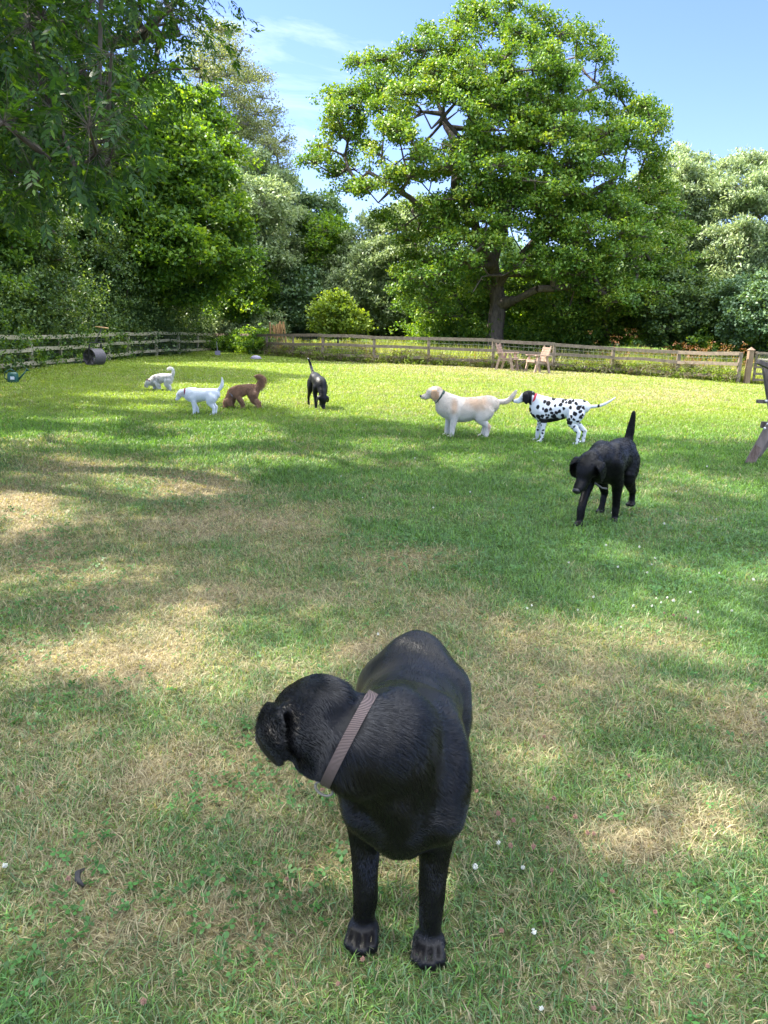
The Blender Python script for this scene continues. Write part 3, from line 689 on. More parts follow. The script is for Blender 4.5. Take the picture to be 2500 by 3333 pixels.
def ash():
    base = np.array([-9.0, 9.0, float(gz(-9.0, 9.0))])
    root = empty('ash_tree', base, 0, 'tall ash with long hanging leafy boughs in the top left corner', 'tree')
    # hanging boughs in view: px outline, density falls to the right
    outline = [(-260, -250), (300, -250), (560, -160), (700, -60), (705, 90), (690, 130), (560, 110), (640, 190), (660, 260), (560, 250), (400, 310), (390, 430), (350, 560), (300, 500), (200, 490), (140, 600), (30, 540), (-260, 600)]
    pp = poisson(outline, 34, 9000)
    dep = 5.2+3.6*RNG.random(len(pp)); dep = np.where((pp[:, 0] > 380) & (pp[:, 1] < 330), 7.0+1.6*RNG.random(len(pp)), dep)
    dep = np.where(pp[:, 1] > 380, 4.6+1.8*RNG.random(len(pp)), dep)
    thin = RNG.random(len(pp)) < np.interp(pp[:, 0], [0, 350, 480, 700], [1, 0.9, 0.62, 0.5]); pp = pp[thin]; dep = dep[thin]
    Cv = at(pp[:, 0], pp[:, 1], dep)
    nt_ = 14; ti = np.repeat(np.arange(len(Cv)), nt_)
    off = rdir(len(ti))*0.34; Tv = Cv[ti]+off
    # second layer behind, to fill
    ax = rdir(len(Tv))*0.8+np.array([0.35, 0, -0.35])+off*0.8; upv = nrmz(np.array([0, 0, 1.0])+rdir(len(Tv))*0.45)
    H1 = compound(Tv, ax, upv, 9, RNG.uniform(0.12, 0.22, len(Tv)), 0.066, 0.023)
    r1 = np.clip(RNG.normal(0.42, 0.28, len(H1)), 0, 1)
    # unseen crown, shaped for its shadow on the lawn: gaps over sunlit patches
    n = 13800
    gx = RNG.uniform(-13, 9.5, n); gy = RNG.uniform(-1.5, 26, n)
    keep = (gy < shade_edge(gx)) & ~in_lit(gx, gy)
    for ax_, ay_ in ((.26, 0), (-.26, 0), (0, .26), (0, -.26)): keep &= ~in_lit(gx+ax_, gy+ay_)
    keep &= RNG.random(n) < np.interp(gy, [1.5, 4, 8], [0.85, 0.9, 1.0]); 
    gx = gx[keep]; gy = gy[keep]; z = RNG.uniform(7.5, 13.5, len(gx))
    t = z/SUN[2]; P = np.stack([gx, gy, 0*z], 1)+SUN*t[:, None]
    px, py, zc = proj(P)
    ok = ~((py > -170) & (px > -150) & (px < 2700) & (zc > 0))
    P = P[ok]; print('ash crown tufts', len(P))
    Q, r2 = tuft_leaves(P, rdir(len(P)), 26, 0.36, 0.17, 0.075)
    # limb ends for the upper crown: coarse subset
    sub = []
    for p in P[RNG.permutation(len(P))]:
        if all(np.linalg.norm(p-s) > 1.7 for s in sub): sub.append(p)
        if len(sub) > 110: break
    sub = np.array(sub)
    # ends of visible boughs: cluster so that limbs run through the leaves
    sv = []
    for p in Cv[RNG.permutation(len(Cv))]:
        if all(np.linalg.norm(p-s) > 0.33 for s in sv): sv.append(p)
    sv = np.array(sv)
    allC = np.concatenate([sub, sv])
    near = lambda A, B_: np.array([np.argmin(np.linalg.norm(B_-a, axis=1)) for a in A])
    ti1 = len(sub)+near(Tv, sv); ti2 = near(P[::3], sub)
    tw = np.concatenate([Tv, P[::3]]); tj = np.concatenate([ti1, ti2])
    tr = [[base-np.array([0, 0, .1]), base+np.array([0.2, 0.1, 3]), base+np.array([0.6, 0.2, 6]), base+np.array([1.5, 0.3, 9])],
          [base+np.array([0.3, 0.1, 3.6]), at(-500, -100, 8.5), at(-100, -60, 7.6), at(110, 60, 7.0), at(150, 230, 6.4), at(260, 330, 6.0), at(350, 400, 5.6)],
          [at(110, 60, 7.0), at(300, 150, 7.4), at(460, 120, 7.6), at(580, -10, 7.8)],
          [at(150, 230, 6.4), at(330, 250, 6.8), at(480, 420, 6.6)], [at(150, 230, 6.4), at(200, 420, 5.4), at(250, 560, 5.2)],
          [at(-100, -60, 7.6), at(-60, 300, 6.0), at(60, 420, 5.4), at(160, 520, 5.0)]]
    wood('trunk', [[q-base for q in pl] for pl in tr], allC-base, 0.30, BARK, root, (tw-base, tj), rtip=0.010, step=0.35, jit=0.04, twig=0.0009, pw=0.85)
    n1, n2 = len(H1), len(Q)
    V = np.concatenate([H1.reshape(-1, 3), Q.reshape(-1, 3)])-base
    cnt = np.concatenate([np.full(n1, 6), np.full(n2, 4)])
    me = np_mesh('crown', V, cnt, np.arange(len(V)), attrs={'rnd': np.concatenate([np.repeat(r1, 6), np.repeat(r2, 4)])})
    mobj('crown', me, L_ASH, root)
ash()
# ------------------------------------------------------------------ fences, gate, furniture
M_rail = wood_mat('weathered_rail', (0.12, 0.095, 0.073), (0.28, 0.22, 0.17), 9, 0.85, (1, 1, 1), 0.5)
M_pale = wood_mat('pale_new_rail', (0.28, 0.25, 0.165), (0.48, 0.43, 0.29), 7, 0.8, (1, 1, 1), 0.3)
M_new = wood_mat('sawn_post', (0.16, 0.105, 0.07), (0.28, 0.195, 0.135), 9, 0.8, (1, 1, 0.4), 0.4)
M_wire = plain_mat('galvanised_wire', (0.24, 0.25, 0.24), 0.4, 0.5)
M_darkw = wood_mat('dark_stained_wood', (0.07, 0.058, 0.05), (0.17, 0.14, 0.125), 14, 0.7, (1, 1, 0.25), 0.5)
M_chair = wood_mat('garden_chair_wood', (0.24, 0.155, 0.115), (0.42, 0.30, 0.24), 9, 0.75, (1, 1, 1), 0.3)
M_steel = plain_mat('bolt_steel', (0.55, 0.55, 0.56), 0.35, 0.6)
def fence(name, label, P, mrail, mpost, shift=None, wire_to=1.0, wcols=True):
    root = empty(name, P[0], 0, label, 'fence'); o0 = np.array(P[0], float)
    L = [np.array(p, float)-o0 for p in P]
    for i, p in enumerate(L):
        b = MB(); w = 0.12; lean = RNG.normal(0, 0.012, 2)
        b.beam(p-np.array([0, 0, .2]), p+np.array([lean[0], lean[1], FH-0.02]), w, w*0.9, up=(1, 0, 0)); b.build('post', mpost, root, bevel=0.006)
    for a, c in zip(L[:-1], L[1:]):
        # camera side of the posts
        d = nrmz(c-a); nrm = np.array([d[1], -d[0], 0]); nrm *= -np.sign(np.dot(nrm, (a+c)/2+o0))
        mid = (a+c)/2; hasmid = np.linalg.norm(c-a) > 3.0
        if hasmid:
            b = MB(); q = mid.copy(); b.beam(q-np.array([0, 0, .2]), q+np.array([0, 0, FH-0.03]), 0.09, 0.085, up=(1, 0, 0)); b.build('post', mpost, root, bevel=0.006)
        for h, hh in ((FH-0.06, 0.12), (FH*0.60, 0.11), (FH*0.22, 0.11)):
            b = MB(); s = nrm*0.068; j0, j1 = RNG.normal(0, 0.012, 2); k = 0.01
            e = d*0.0
            p0 = a+s+np.array([0, 0, h+j0]); p1 = c+s+np.array([0, 0, h+j1])-d*0.006
            sg = np.array([0, 0, RNG.normal(0, 0.02)])
            b.beam(p0, (p0+p1)/2+sg, 0.036, hh); b.beam((p0+p1)/2+sg+d*0.003, p1, 0.036, hh)
            b.build('rail', mrail, root)
        # stock wire behind
        b = MB(); s = -nrm*0.055; ln = np.linalg.norm(c-a)
        for h in (0.12, 0.24, 0.36, 0.5, 0.66, 0.82, 0.96):
            b.tube([a+s+np.array([0, 0, h]), mid+s+np.array([0, 0, h-0.008]), c+s+np.array([0, 0, h])], 0.0035, 4, False)
        nn = int(ln/0.18)
        for k in range(1, nn):
            q = a+(c-a)*k/nn+s; b.tube([q+np.array([0, 0, .1]), q+np.array([0, 0, .96])], 0.0025, 4, False)
        b.build('wire_mesh', M_wire, root)
    return root
def densify(P, n=1):
    out = []
    for a, b in zip(P[:-1], P[1:]):
        for k in range(n): out.append(a+(b-a)*k/n)
    return out+[P[-1]]
fence('rail_fence', 'pale three-rail timber fence along the left side under the trees', LFP, M_pale, M_pale)
_b0 = [np.array(p) for p in BFP]; _b0[0] = _b0[0]+np.array([0.18, 0, 0])
fence('rail_fence', 'weathered brown three-rail fence across the back of the lawn', _b0, M_rail, M_rail)
# gate post and gate
gp = np.array(BFP[-1])+np.array([0.28, -0.05, 0])
r = empty('gate_post', gp, 0, 'thick square timber gate post with a pointed cap', 'post')
b = MB(); b.beam((0, 0, -.2), (0.02, 0, FH+0.06), 0.17, 0.17, up=(1, 0, 0)); b.build('shaft', M_new, r, bevel=0.012)
b = MB(); z = FH+0.062; b.add([(-.085, -.105, z), (.125, -.105, z), (.125, .105, z), (-.085, .105, z), (.02, 0, z+0.10)], [(3, 2, 1, 0), (0, 1, 4), (1, 2, 4), (2, 3, 4), (3, 0, 4)]); b.build('cap', M_new, r)
g0 = gp+np.array([0.2, 0, 0.0]); gdir = nrmz(np.append((ground(2760, 1266)-gp)[:2], 0)); gl = 3.0
r = empty('field_gate', g0, 0, 'timber gate covered with square wire mesh beside the gate post', 'gate')
for h in (1.02, 0.80, 0.56, 0.34, 0.14):
    b = MB(); b.beam(np.array([0, 0, h]), gdir*gl+np.array([0, 0, h]), 0.035, 0.075); b.build('rail', M_rail, r)
for t in (0.0, 0.5, 1.0):
    b = MB(); q = gdir*(0.04+(gl-0.08)*t)+np.array([0, 0.037, 0]); b.beam(q+np.array([0, 0, .08]), q+np.array([0, 0, 1.07]), 0.08, 0.036, up=(0, 1, 0)); b.build('upright', M_rail, r)
b = MB(); off = np.array([0, -0.03, 0])
for k in range(int(gl/0.05)):
    q = gdir*(k*0.05)+off; b.tube([q+np.array([0, 0, .3]), q+np.array([0, 0, 1.0])], 0.0022, 3, False)
for k in range(15):
    h = 0.3+k*0.05; b.tube([off+np.array([0, 0, h]), gdir*gl+off+np.array([0, 0, h])], 0.0022, 3, False)
b.build('wire_mesh', M_wire, r)
# wooden garden chairs (seat about 0.42 m, arms 0.62 m)
def chair(px, py, rz, label):
    g = ground(px, py); r = empty('garden_chair', g, rz, label, 'chair', 'wooden garden chairs by the back fence')
    # local: front is +x
    for s in (-1, 1):
        b = MB(); b.beam((0.34, s*.29, 0), (0.20, s*.29, .60), 0.05, 0.085, up=(1, 0, 0)); b.build('front_leg', M_chair, r)
        b = MB(); b.beam((-.30, s*.29, 0), (-.14, s*.29, .60), 0.05, 0.085, up=(1, 0, 0)); b.build('rear_leg', M_chair, r)
        b = MB(); b.beam((-.32, s*.29, .625), (.34, s*.29, .64), 0.11, 0.035); b.build('armrest', M_chair, r)
    b = MB()
    for k in range(6): b.beam((-.18+k*.095, -.255, .40+.012*k), (-.18+k*.095, .255, .40+.012*k), 0.085, 0.025)
    b.beam((-.22, -.24, .35), (.32, -.24, .40), .03, .06); b.beam((-.22, .24, .35), (.32, .24, .40), .03, .06)
    b.beam((.345, -.255, .435), (.345, .255, .435), 0.03, 0.09)
    b.build('seat', M_chair, r)
    b = MB()
    for k in range(6): b.beam((-.20-.030*k, -.25, .47+.083*k), (-.20-.030*k, .25, .47+.083*k), 0.022, 0.076)
    b.beam((-.18, -.20, .38), (-.385, -.20, .97), .03, .05, up=(1, 0, 0)); b.beam((-.18, .20, .38), (-.385, .20, .97), .03, .05, up=(1, 0, 0))
    b.build('backrest', M_chair, r); return r
chair(1648, 1205, math.radians(-28), 'wooden garden chair with slatted back, left of the pair by the fence')
chair(1750, 1214, math.radians(205), 'wooden garden chair with curved slatted back, right of the pair by the fence')
g = ground(1683, 1208)+np.array([0.1, 0.55, 0])
r = empty('folding_table', g, 0.2, 'low folding wooden table between the two garden chairs', 'table')
b = MB()
for k in range(5): b.beam((-.25, -.2+k*.1, .40), (.25, -.2+k*.1, .40), 0.085, 0.022)
b.build('table_top', M_chair, r)
for s in (-1, 1):
    b = MB(); b.beam((-.2, s*.2, 0), (.2, s*.2, .385), .03, .03); b.build('leg', M_darkw, r)
    b = MB(); b.beam((.2, s*.17, 0), (-.2, s*.17, .385), .03, .03); b.build('leg', M_darkw, r)

# heavy picnic bench at the right edge, seen end on
M_rot = wood_mat('worn_foot', (0.05, 0.03, 0.022), (0.17, 0.13, 0.11), 30, 0.9, (1, 1, 0.3), 0.8)
def bench():
    zc = 7.6; a = lambda px, py, dz=0.0: at(px, py, zc+dz)
    foot = ground(2428, 1510); zc = float((foot-CAM)@_f); o = foot
    r = empty('timber_bench', o, 0, 'dark bolted timber bench end at the right edge, its foot worn', 'bench')
    A = lambda px, py, dz=0.0: at(px, py, zc+dz)-o
    up = (0, 1, 0)
    b = MB(); b.beam(A(2437, 1513), A(2560, 1292), 0.10, 0.05, up=up); b.build('front_leg', M_darkw, r, bevel=0.004)
    b = MB(); b.beam(A(2439, 1509, -.026), A(2470, 1454, -.026), 0.094, 0.006, up=up); b.build('worn_patch', M_rot, r)
    b = MB(); b.beam(A(2462, 1482, .45), A(2600, 1300, .45), 0.09, 0.05, up=up); b.build('rear_leg', M_darkw, r, bevel=0.004)
    b = MB(); b.beam(A(2497, 1178, .20), A(2530, 1400, .20), 0.13, 0.05, up=up); b.build('back_post', M_darkw, r, bevel=0.004)
    b = MB(); b.beam(A(2464, 1306, -.01), A(2640, 1312, -.01), 0.042, 0.05, up=up); b.build('arm_support', M_darkw, r, bevel=0.003)
    b = MB(); b.beam(A(2478, 1382, .12), A(2560, 1388, .12), 0.075, 0.05, up=up); b.build('seat_support', M_darkw, r, bevel=0.003)
    b = MB(); b.beam(A(2466, 1177, .0), A(2600, 1236, .0), 0.05, 0.12, up=up); b.build('back_rail', M_darkw, r, bevel=0.003)
    b = MB(); b.beam(A(2468, 1170, .35)+np.array([0, 0, 0]), A(2590, 1178, .12), 0.12, 0.02, up=(0, 0, 1)); b.build('top_board', M_pale, r, bevel=0.003)
    for px, py in ((2494, 1305), (2489, 1394), (2499, 1380)):
        q = A(px, py, -.05); b = MB(); b.ell(tuple(q), (.017, .012, .014), 10, 6); b.build('bolt', M_steel, r, smooth=True)
bench()
# lawn roller by the left fence
M_iron = plain_mat('roller_iron', (0.09, 0.08, 0.085), 0.55, 0.4, var=0.3)
M_blk = plain_mat('dark_iron', (0.03, 0.028, 0.028), 0.6, 0.3)
M_tan = plain_mat('handle_wood', (0.55, 0.33, 0.15), 0.6, 0.3)
def roller():
    g = ground(310, 1190); zc = float((g-CAM)@_f); R_ = 0.26
    ax = nrmz(np.array([0.42, 0.90, 0])); r = empty('lawn_roller', g, 0, 'rusty iron lawn roller with a T handle against the pale fence', 'roller')
    c = np.array([0, 0, R_]); w = 0.22
    b = MB(); u = np.cross(ax, (0, 0, 1.0)); V = []; n = 40; F = []
    rows = [(-w, R_), (w, R_), (w, R_-.02), (-w, R_-.02)]
    for s, rr in rows:
        for k in range(n):
            t = 2*math.pi*k/n; V.append(c+ax*s+rr*(u*math.cos(t)+np.array([0, 0, 1.0])*math.sin(t)))
    for q in range(4):
        for k in range(n): F.append((q*n+k, q*n+(k+1) % n, ((q+1) % 4)*n+(k+1) % n, ((q+1) % 4)*n+k))
    b.add(V, F); b.build('drum', M_iron, r, smooth=False)
    for s in (-w*0.7, w*0.7):
        b = MB()
        for k in range(5):
            t = 2*math.pi*k/5+.3; e = c+ax*s+(R_-.01)*(u*math.cos(t)+np.array([0, 0, 1.0])*math.sin(t)); b.beam(c+ax*s, e, .03, .05, up=ax)
        b.tube([c+ax*(s-.03), c+ax*(s+.03)], .05, 12); b.build('spokes', M_iron, r)
    for s in (-w-.04, w+.04):
        b = MB(); b.beam(c+ax*s, c+ax*s*0.9+np.array([.05, 0, .40]), .02, .05, up=ax); b.build('side_arm', M_blk, r)
    top = at(332, 1066, zc)-g; j = c+np.array([.05, 0, .46])
    b = MB(); b.beam(c-ax*(w+.05)*.9+np.array([.05, 0, .44]), c+ax*(w+.05)*.9+np.array([.05, 0, .44]), .03, .03); b.build('cross_bar', M_blk, r)
    b = MB(); b.tube([j, top], .016, 8); b.build('shaft', M_blk, r)
    b = MB(); b.tube([top-np.array([.20, 0, -.02]), top+np.array([.20, 0, -.02])], .022, 8); b.build('handle', M_tan, r, smooth=True)
roller()
# small spade left by the corner, white-lilac plate, stakes, green can
g = ground(709, 1158); r = empty('spade', g, 0, 'small spade with a lilac-grey blade leaning in the fence corner', 'spade')
M_lil = plain_mat('lilac_grey_metal', (0.26, 0.24, 0.31), 0.5, 0.4)
b = MB(); b.beam((0, 0, .02), (-.01, .03, .22), .24, .012, up=(0, 1, 0)); b.build('blade', M_lil, r)
b = MB(); b.tube([(-.01, .035, .2), (-.06, .10, .62)], .018, 8); b.build('shaft', plain_mat('spade_shaft', (.25, .25, .24), .6, .3), r)
g = ground(833, 1170); r = empty('plastic_lid', g, 0, 'upturned pale lilac plastic lid lying on the grass', 'lid')
b = MB(); b.ell((0, 0, .06), (.22, .16, .11), 24, 10); b.build('dome', M_lil, r, smooth=True)
b = MB(); b.ell((0, 0, .04), (.25, .18, .03), 24, 6); b.build('rim', M_lil, r, smooth=True)
M_stake = wood_mat('stake_wood', (0.20, 0.12, 0.05), (0.36, 0.23, 0.10), 12, 0.8, (1, 1, .3), .3)
zf = float((np.array(BFP[1])-CAM)@_f)+0.45
for k, (px, tp, bx) in enumerate([(879, 1050, 884), (890, 1058, 890), (895, 1062, 895), (902, 1056, 902), (908, 1054, 907), (912, 1047, 913), (918, 1056, 920), (923, 1048, 936), (916, 1062, 917)]):
    z = zf+0.1*(k % 3); t = at(px, tp, z); bt = at(bx, 1156, z); bt[2] = gz(bt[0], bt[1])
    lb = ['leftmost tall stake of the bundle behind the back fence, standing apart', 'short stake right beside the tall leftmost stake of the bundle', 'shortest stake in the left half of the stake bundle', 'middle-height stake left of the centre of the stake bundle', 'stake at the centre of the bundle, just left of the tallest', 'tallest orange-brown stake in the middle of the bundle', 'short stake just right of the tallest stake in the bundle', 'leaning stake at the right edge of the bundle, its foot far right', 'low stake standing behind the right half of the stake bundle'][k]
    r = empty('wooden_stake', bt, 0, lb, 'stake', 'stakes bundled behind the back fence')
    b = MB(); b.tube([np.zeros(3), (t-bt)], .045, 8); b.build('shaft', M_stake, r, smooth=False)
    b = MB(); b.tube([(t-bt), (t-bt)*1.012], .043, 8); b.build('cut_end', M_new, r)
g = ground(44, 1246); r = empty('watering_can', g, 0.3, 'green plastic watering can with a white label at the left fence', 'watering can')
M_gr = plain_mat('green_plastic', (0.012, 0.08, 0.055), 0.4, 0.5)
b = MB(); b.tube([(0, 0, 0), (0, 0, .04), (0, 0, .26), (0, 0, .31)], [.15, .16, .15, .11], 20); b.build('body', M_gr, r, smooth=True)
b = MB(); b.tube([(.12, 0, .08), (.26, 0, .22), (.38, 0, .36)], [.035, .025, .02], 10); b.tube([(.37, 0, .35), (.42, 0, .40)], [.02, .055], 12); b.build('spout', M_gr, r, smooth=True)
b = MB(); b.tube([(-.12, 0, .05), (-.24, 0, .16), (-.20, 0, .32), (-.05, 0, .40), (.08, 0, .33)], .016, 8); b.build('handle', M_gr, r, smooth=True)
b = MB(); b.beam((-.05, -.166, .15), (.06, -.166, .15), .006, .09); b.build('label', plain_mat('white_label', (.75, .75, .78), .5, .3), r)

r.scale = (.8, .8, .8)
# tangle along the fence lines
def verge(name, label, P0, P1, n, h, mats_, depth=0.5, side=1, leaf=0.06, seed=1, off=0.35, vary=3.0):
    P0 = np.array(P0); P1 = np.array(P1); t = RNG.random(n); d = nrmz(P1-P0); nr = np.array([-d[1], d[0], 0])*side
    o = off+RNG.normal(0, depth, n); p = P0+(P1-P0)*t[:, None]+nr*o[:, None]
    hh = h*(0.3+1.0*vnoise(t*np.linalg.norm(P1-P0)/vary*2, 0*t, seed)); z = gz(p[:, 0], p[:, 1]); p[:, 2] = z+hh*RNG.random(n)**0.8
    Q, r = tuft_leaves(p, rdir(n), 16, 0.16, leaf, leaf*.6, axis_up=0.4)
    o = foliage_mesh(name, Q, r, mats_, None); tag(o, label, None, None, 'stuff')
for i in range(len(BFP)-1):
    pass
def chainverge(name, label, pts, per_m, h, mat, **k):
    Qs = []; rs = []
    for a, b_ in zip(pts[:-1], pts[1:]):
        a = np.array(a); b_ = np.array(b_); ln = np.linalg.norm(b_-a); n = int(per_m*ln); t = RNG.random(n); d = nrmz(b_-a)
        nr = np.array([d[1], -d[0], 0]); nr *= np.sign(np.dot(nr, a))  # away from the camera
        p = a+(b_-a)*t[:, None]+nr*(k.get('off', .3)+RNG.normal(0, k.get('depth', .3), n))[:, None]
        hh = h*(0.25+1.2*fbm(p[:, 0]*1.1, p[:, 1]*1.1, k.get('seed', 4), 3)**1.5); p[:, 2] = gz(p[:, 0], p[:, 1])+hh*RNG.random(n)
        lf = k.get('leaf', .07)
        Q, r = tuft_leaves(p, rdir(n), 14, k.get('rad', 0.14), lf, lf*k.get('wr', .6), axis_up=.5); Qs.append(Q); rs.append(r)
    o = foliage_mesh(name, np.concatenate(Qs), np.concatenate(rs), mat, None); tag(o, label, None, None, 'stuff')
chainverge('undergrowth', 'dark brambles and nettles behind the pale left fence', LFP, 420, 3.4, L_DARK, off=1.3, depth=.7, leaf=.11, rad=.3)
chainverge('ivy', 'sprays of leaves growing through the pale left fence', LFP[:4], 26, 1.5, L_MAPLE, off=0.0, depth=.2, leaf=.09, seed=12)
chainverge('weeds', 'yellowish weeds along the foot of the back fence', BFP, 110, 0.42, L_LIME, off=0.12, depth=.16, leaf=.09, wr=.3)
chainverge('dry_weeds', 'brown dead stems along the foot of the back fence', BFP, 110, 0.62, L_BROWN, off=0.20, depth=.25, leaf=.12, wr=.18, seed=31)
chainverge('brambles', 'brambles covering the rails left of the stakes', [BFP[0], BFP[1]], 260, 1.35, L_MAPLE, off=0.05, depth=.35, leaf=.11, seed=8)
chainverge('rusty_docks', 'rusty orange dock seed heads behind the fence', [BFP[6], BFP[9]], 26, 1.7, L_RUST, off=3.5, depth=.8, leaf=.06, wr=.5, seed=77)
chainverge('bramble_bank', 'bank of brambles and tall weeds between the meadow and the trees', [np.array(BFP[1])]+[np.array(p) for p in BFP[2:]]+[np.array(BFP[-1])*np.array([1.5, .95, 1])], 200, 2.1, L_MAPLE, off=9.5, depth=1.0, leaf=.16, rad=.3, seed=51)
# ------------------------------------------------------------------ dogs: one continuous body each (implicit surface)
class Body:
    def __init__(s, lo, hi, h):
        s.h = h; s.lo = np.array(lo, float); s.n = np.ceil((np.array(hi)-s.lo)/h).astype(int)+1
        s.F = np.full(tuple(s.n), 0.5, np.float32)
    def _seg(s, a, b, ra, rb, side):
        """elliptic cone distance on a sub-box; ra, rb = (width, height) radii"""
        a = np.array(a, float); b = np.array(b, float); m = max(*ra, *rb)+0.09
        i0 = np.clip(np.floor((np.minimum(a, b)-m-s.lo)/s.h).astype(int), 0, s.n); i1 = np.clip(np.ceil((np.maximum(a, b)+m-s.lo)/s.h).astype(int)+1, 0, s.n)
        if np.any(i1 <= i0): return None
        g = [s.lo[k]+s.h*np.arange(i0[k], i1[k]) for k in range(3)]
        X, Y, Z = np.meshgrid(*g, indexing='ij', sparse=True)
        ab = b-a; L = np.linalg.norm(ab); d = ab/(L+1e-9)
        sd = np.array(side, float); sd = sd-d*np.dot(sd, d); sd /= (np.linalg.norm(sd)+1e-9); up = np.cross(sd, d)
        rx, ry, rz_ = X-a[0], Y-a[1], Z-a[2]
        w = rx*d[0]+ry*d[1]+rz_*d[2]; u = rx*sd[0]+ry*sd[1]+rz_*sd[2]; v = rx*up[0]+ry*up[1]+rz_*up[2]
        t = np.clip(w/(L+1e-9), 0, 1); rw = ra[0]+(rb[0]-ra[0])*t; rh = ra[1]+(rb[1]-ra[1])*t; rl = np.minimum(rw, rh)
        e = w-t*L
        k0 = np.sqrt((u/rw)**2+(v/rh)**2+(e/rl)**2); k1 = np.sqrt((u/rw**2)**2+(v/rh**2)**2+(e/rl**2)**2)
        return tuple(slice(i0[k], i1[k]) for k in range(3)), (k0*(k0-1)/(k1+1e-9)).astype(np.float32)
    def chain(s, pts, side=(0, 1, 0), k=0.03):
        """pts: (x,y,z,rw,rh) smooth-joined to the body; catmull subdivided"""
        P = np.array(pts, float); Q = []
        for i in range(len(P)-1):
            p0 = P[max(i-1, 0)]; p1 = P[i]; p2 = P[i+1]; p3 = P[min(i+2, len(P)-1)]
            for t in (0, 1/3, 2/3):
                q = 0.5*((2*p1)+(-p0+p2)*t+(2*p0-5*p1+4*p2-p3)*t*t+(-p0+3*p1-3*p2+p3)*t**3); q[3:] = np.maximum(q[3:], 0.003); Q.append(q)
        Q.append(P[-1]); T = Body.__new__(Body); T.h = s.h; T.lo = s.lo; T.n = s.n; T.F = np.full(tuple(s.n), 0.5, np.float32)
        for a, b in zip(Q[:-1], Q[1:]):
            r = T._seg(a[:3], b[:3], (a[3], a[4]), (b[3], b[4]), side)
            if r is None: continue
            sl, f = r; sub = T.F[sl]; kk = 0.0015; hh = np.clip(.5+.5*(f-sub)/kk, 0, 1); T.F[sl] = f*(1-hh)+sub*hh-kk*hh*(1-hh)
        s.merge(T.F, k)
    def merge(s, G, k):
        a = s.F; h = np.clip(.5+.5*(G-a)/k, 0, 1); s.F = (G*(1-h)+a*h-k*h*(1-h)).astype(np.float32)
    def carve(s, p, r, k=0.01):
        X, Y, Z = np.meshgrid(*[s.lo[i]+s.h*np.arange(s.n[i]) for i in range(3)], indexing='ij', sparse=True)
        G = -(np.sqrt((X-p[0])**2+(Y-p[1])**2+(Z-p[2])**2)-r); h = np.clip(.5-.5*(G-s.F)/k, 0, 1)
        s.F = (G*(1-h)+s.F*h+k*h*(1-h)).astype(np.float32)
    def mesh(s):
        """surface nets"""
        F = s.F; ins = F < 0; nx, ny, nz = F.shape
        cs = ins[:-1, :-1, :-1].astype(np.int8)
        tot = np.zeros((nx-1, ny-1, nz-1), np.int8)
        offs = [(i, j, k) for i in (0, 1) for j in (0, 1) for k in (0, 1)]
        for i, j, k in offs: tot += ins[i:nx-1+i, j:ny-1+j, k:nz-1+k]
        act = (tot > 0) & (tot < 8); idx = np.argwhere(act); vid = np.full(act.shape, -1, np.int64); vid[act] = np.arange(len(idx))
        acc = np.zeros((len(idx), 3)); cnt = np.zeros(len(idx))
        c = {o: F[idx[:, 0]+o[0], idx[:, 1]+o[1], idx[:, 2]+o[2]] for o in offs}
        for ax in range(3):
            for o in offs:
                if o[ax]: continue
                p = list(o); p[ax] = 1; p = tuple(p); f0 = c[o]; f1 = c[p]; cr = (f0 < 0) != (f1 < 0)
                t = np.where(cr, f0/(f0-f1+1e-12), 0); pos = np.tile(np.array(o, float), (len(idx), 1)); pos[:, ax] += t
                acc[cr] += pos[cr]; cnt[cr] += 1
        V = s.lo+(idx+acc/np.maximum(cnt, 1)[:, None])*s.h
        Fs = []
        for ax in range(3):
            a1, a2 = (ax+1) % 3, (ax+2) % 3
            A = np.take(ins, range(0, F.shape[ax]-1), ax); B_ = np.take(ins, range(1, F.shape[ax]), ax); cr = np.argwhere(A != B_)
            cr = cr[(cr[:, a1] > 0) & (cr[:, a2] > 0) & (cr[:, a1] < F.shape[a1]-1) & (cr[:, a2] < F.shape[a2]-1)]
            q = []
            for d1, d2 in ((1, 1), (0, 1), (0, 0), (1, 0)):
                r_ = cr.copy(); r_[:, a1] -= d1; r_[:, a2] -= d2; q.append(vid[r_[:, 0], r_[:, 1], r_[:, 2]])
            q = np.stack(q, 1); fl = ~ins[cr[:, 0], cr[:, 1], cr[:, 2]]; q[fl] = q[fl][:, ::-1]; Fs.append(q)
        Fq = np.concatenate(Fs); Fq = Fq[(Fq >= 0).all(1)]
        # keep a little smoothing
        for it in range(2):
            acc = np.zeros_like(V); cnt = np.zeros(len(V))
            for a, b in ((0, 1), (1, 2), (2, 3), (3, 0)):
                np.add.at(acc, Fq[:, a], V[Fq[:, b]]); np.add.at(acc, Fq[:, b], V[Fq[:, a]]); np.add.at(cnt, Fq[:, a], 1); np.add.at(cnt, Fq[:, b], 1)
            V = V*0.5+0.5*acc/np.maximum(cnt, 1)[:, None]
        n_ = vnormals(V, Fq); q = lambda f, s_: (vnoise(V[:, 0]*f+V[:, 2]*f*.7, V[:, 1]*f+V[:, 2]*f*.6, s_)+vnoise(V[:, 0]*f-V[:, 1]*f*.5, V[:, 2]*f, s_+5)-1)
        V = V+n_*(.0011*(np.sin(V[:, 0]*31+1.3*np.sin(V[:, 2]*23))*np.sin(V[:, 2]*37+V[:, 1]*29+1.1*np.sin(V[:, 0]*19))+.5*np.sin(V[:, 0]*71+V[:, 2]*53)*np.sin(V[:, 1]*61-V[:, 2]*47)))[:, None]
        return V, Fq
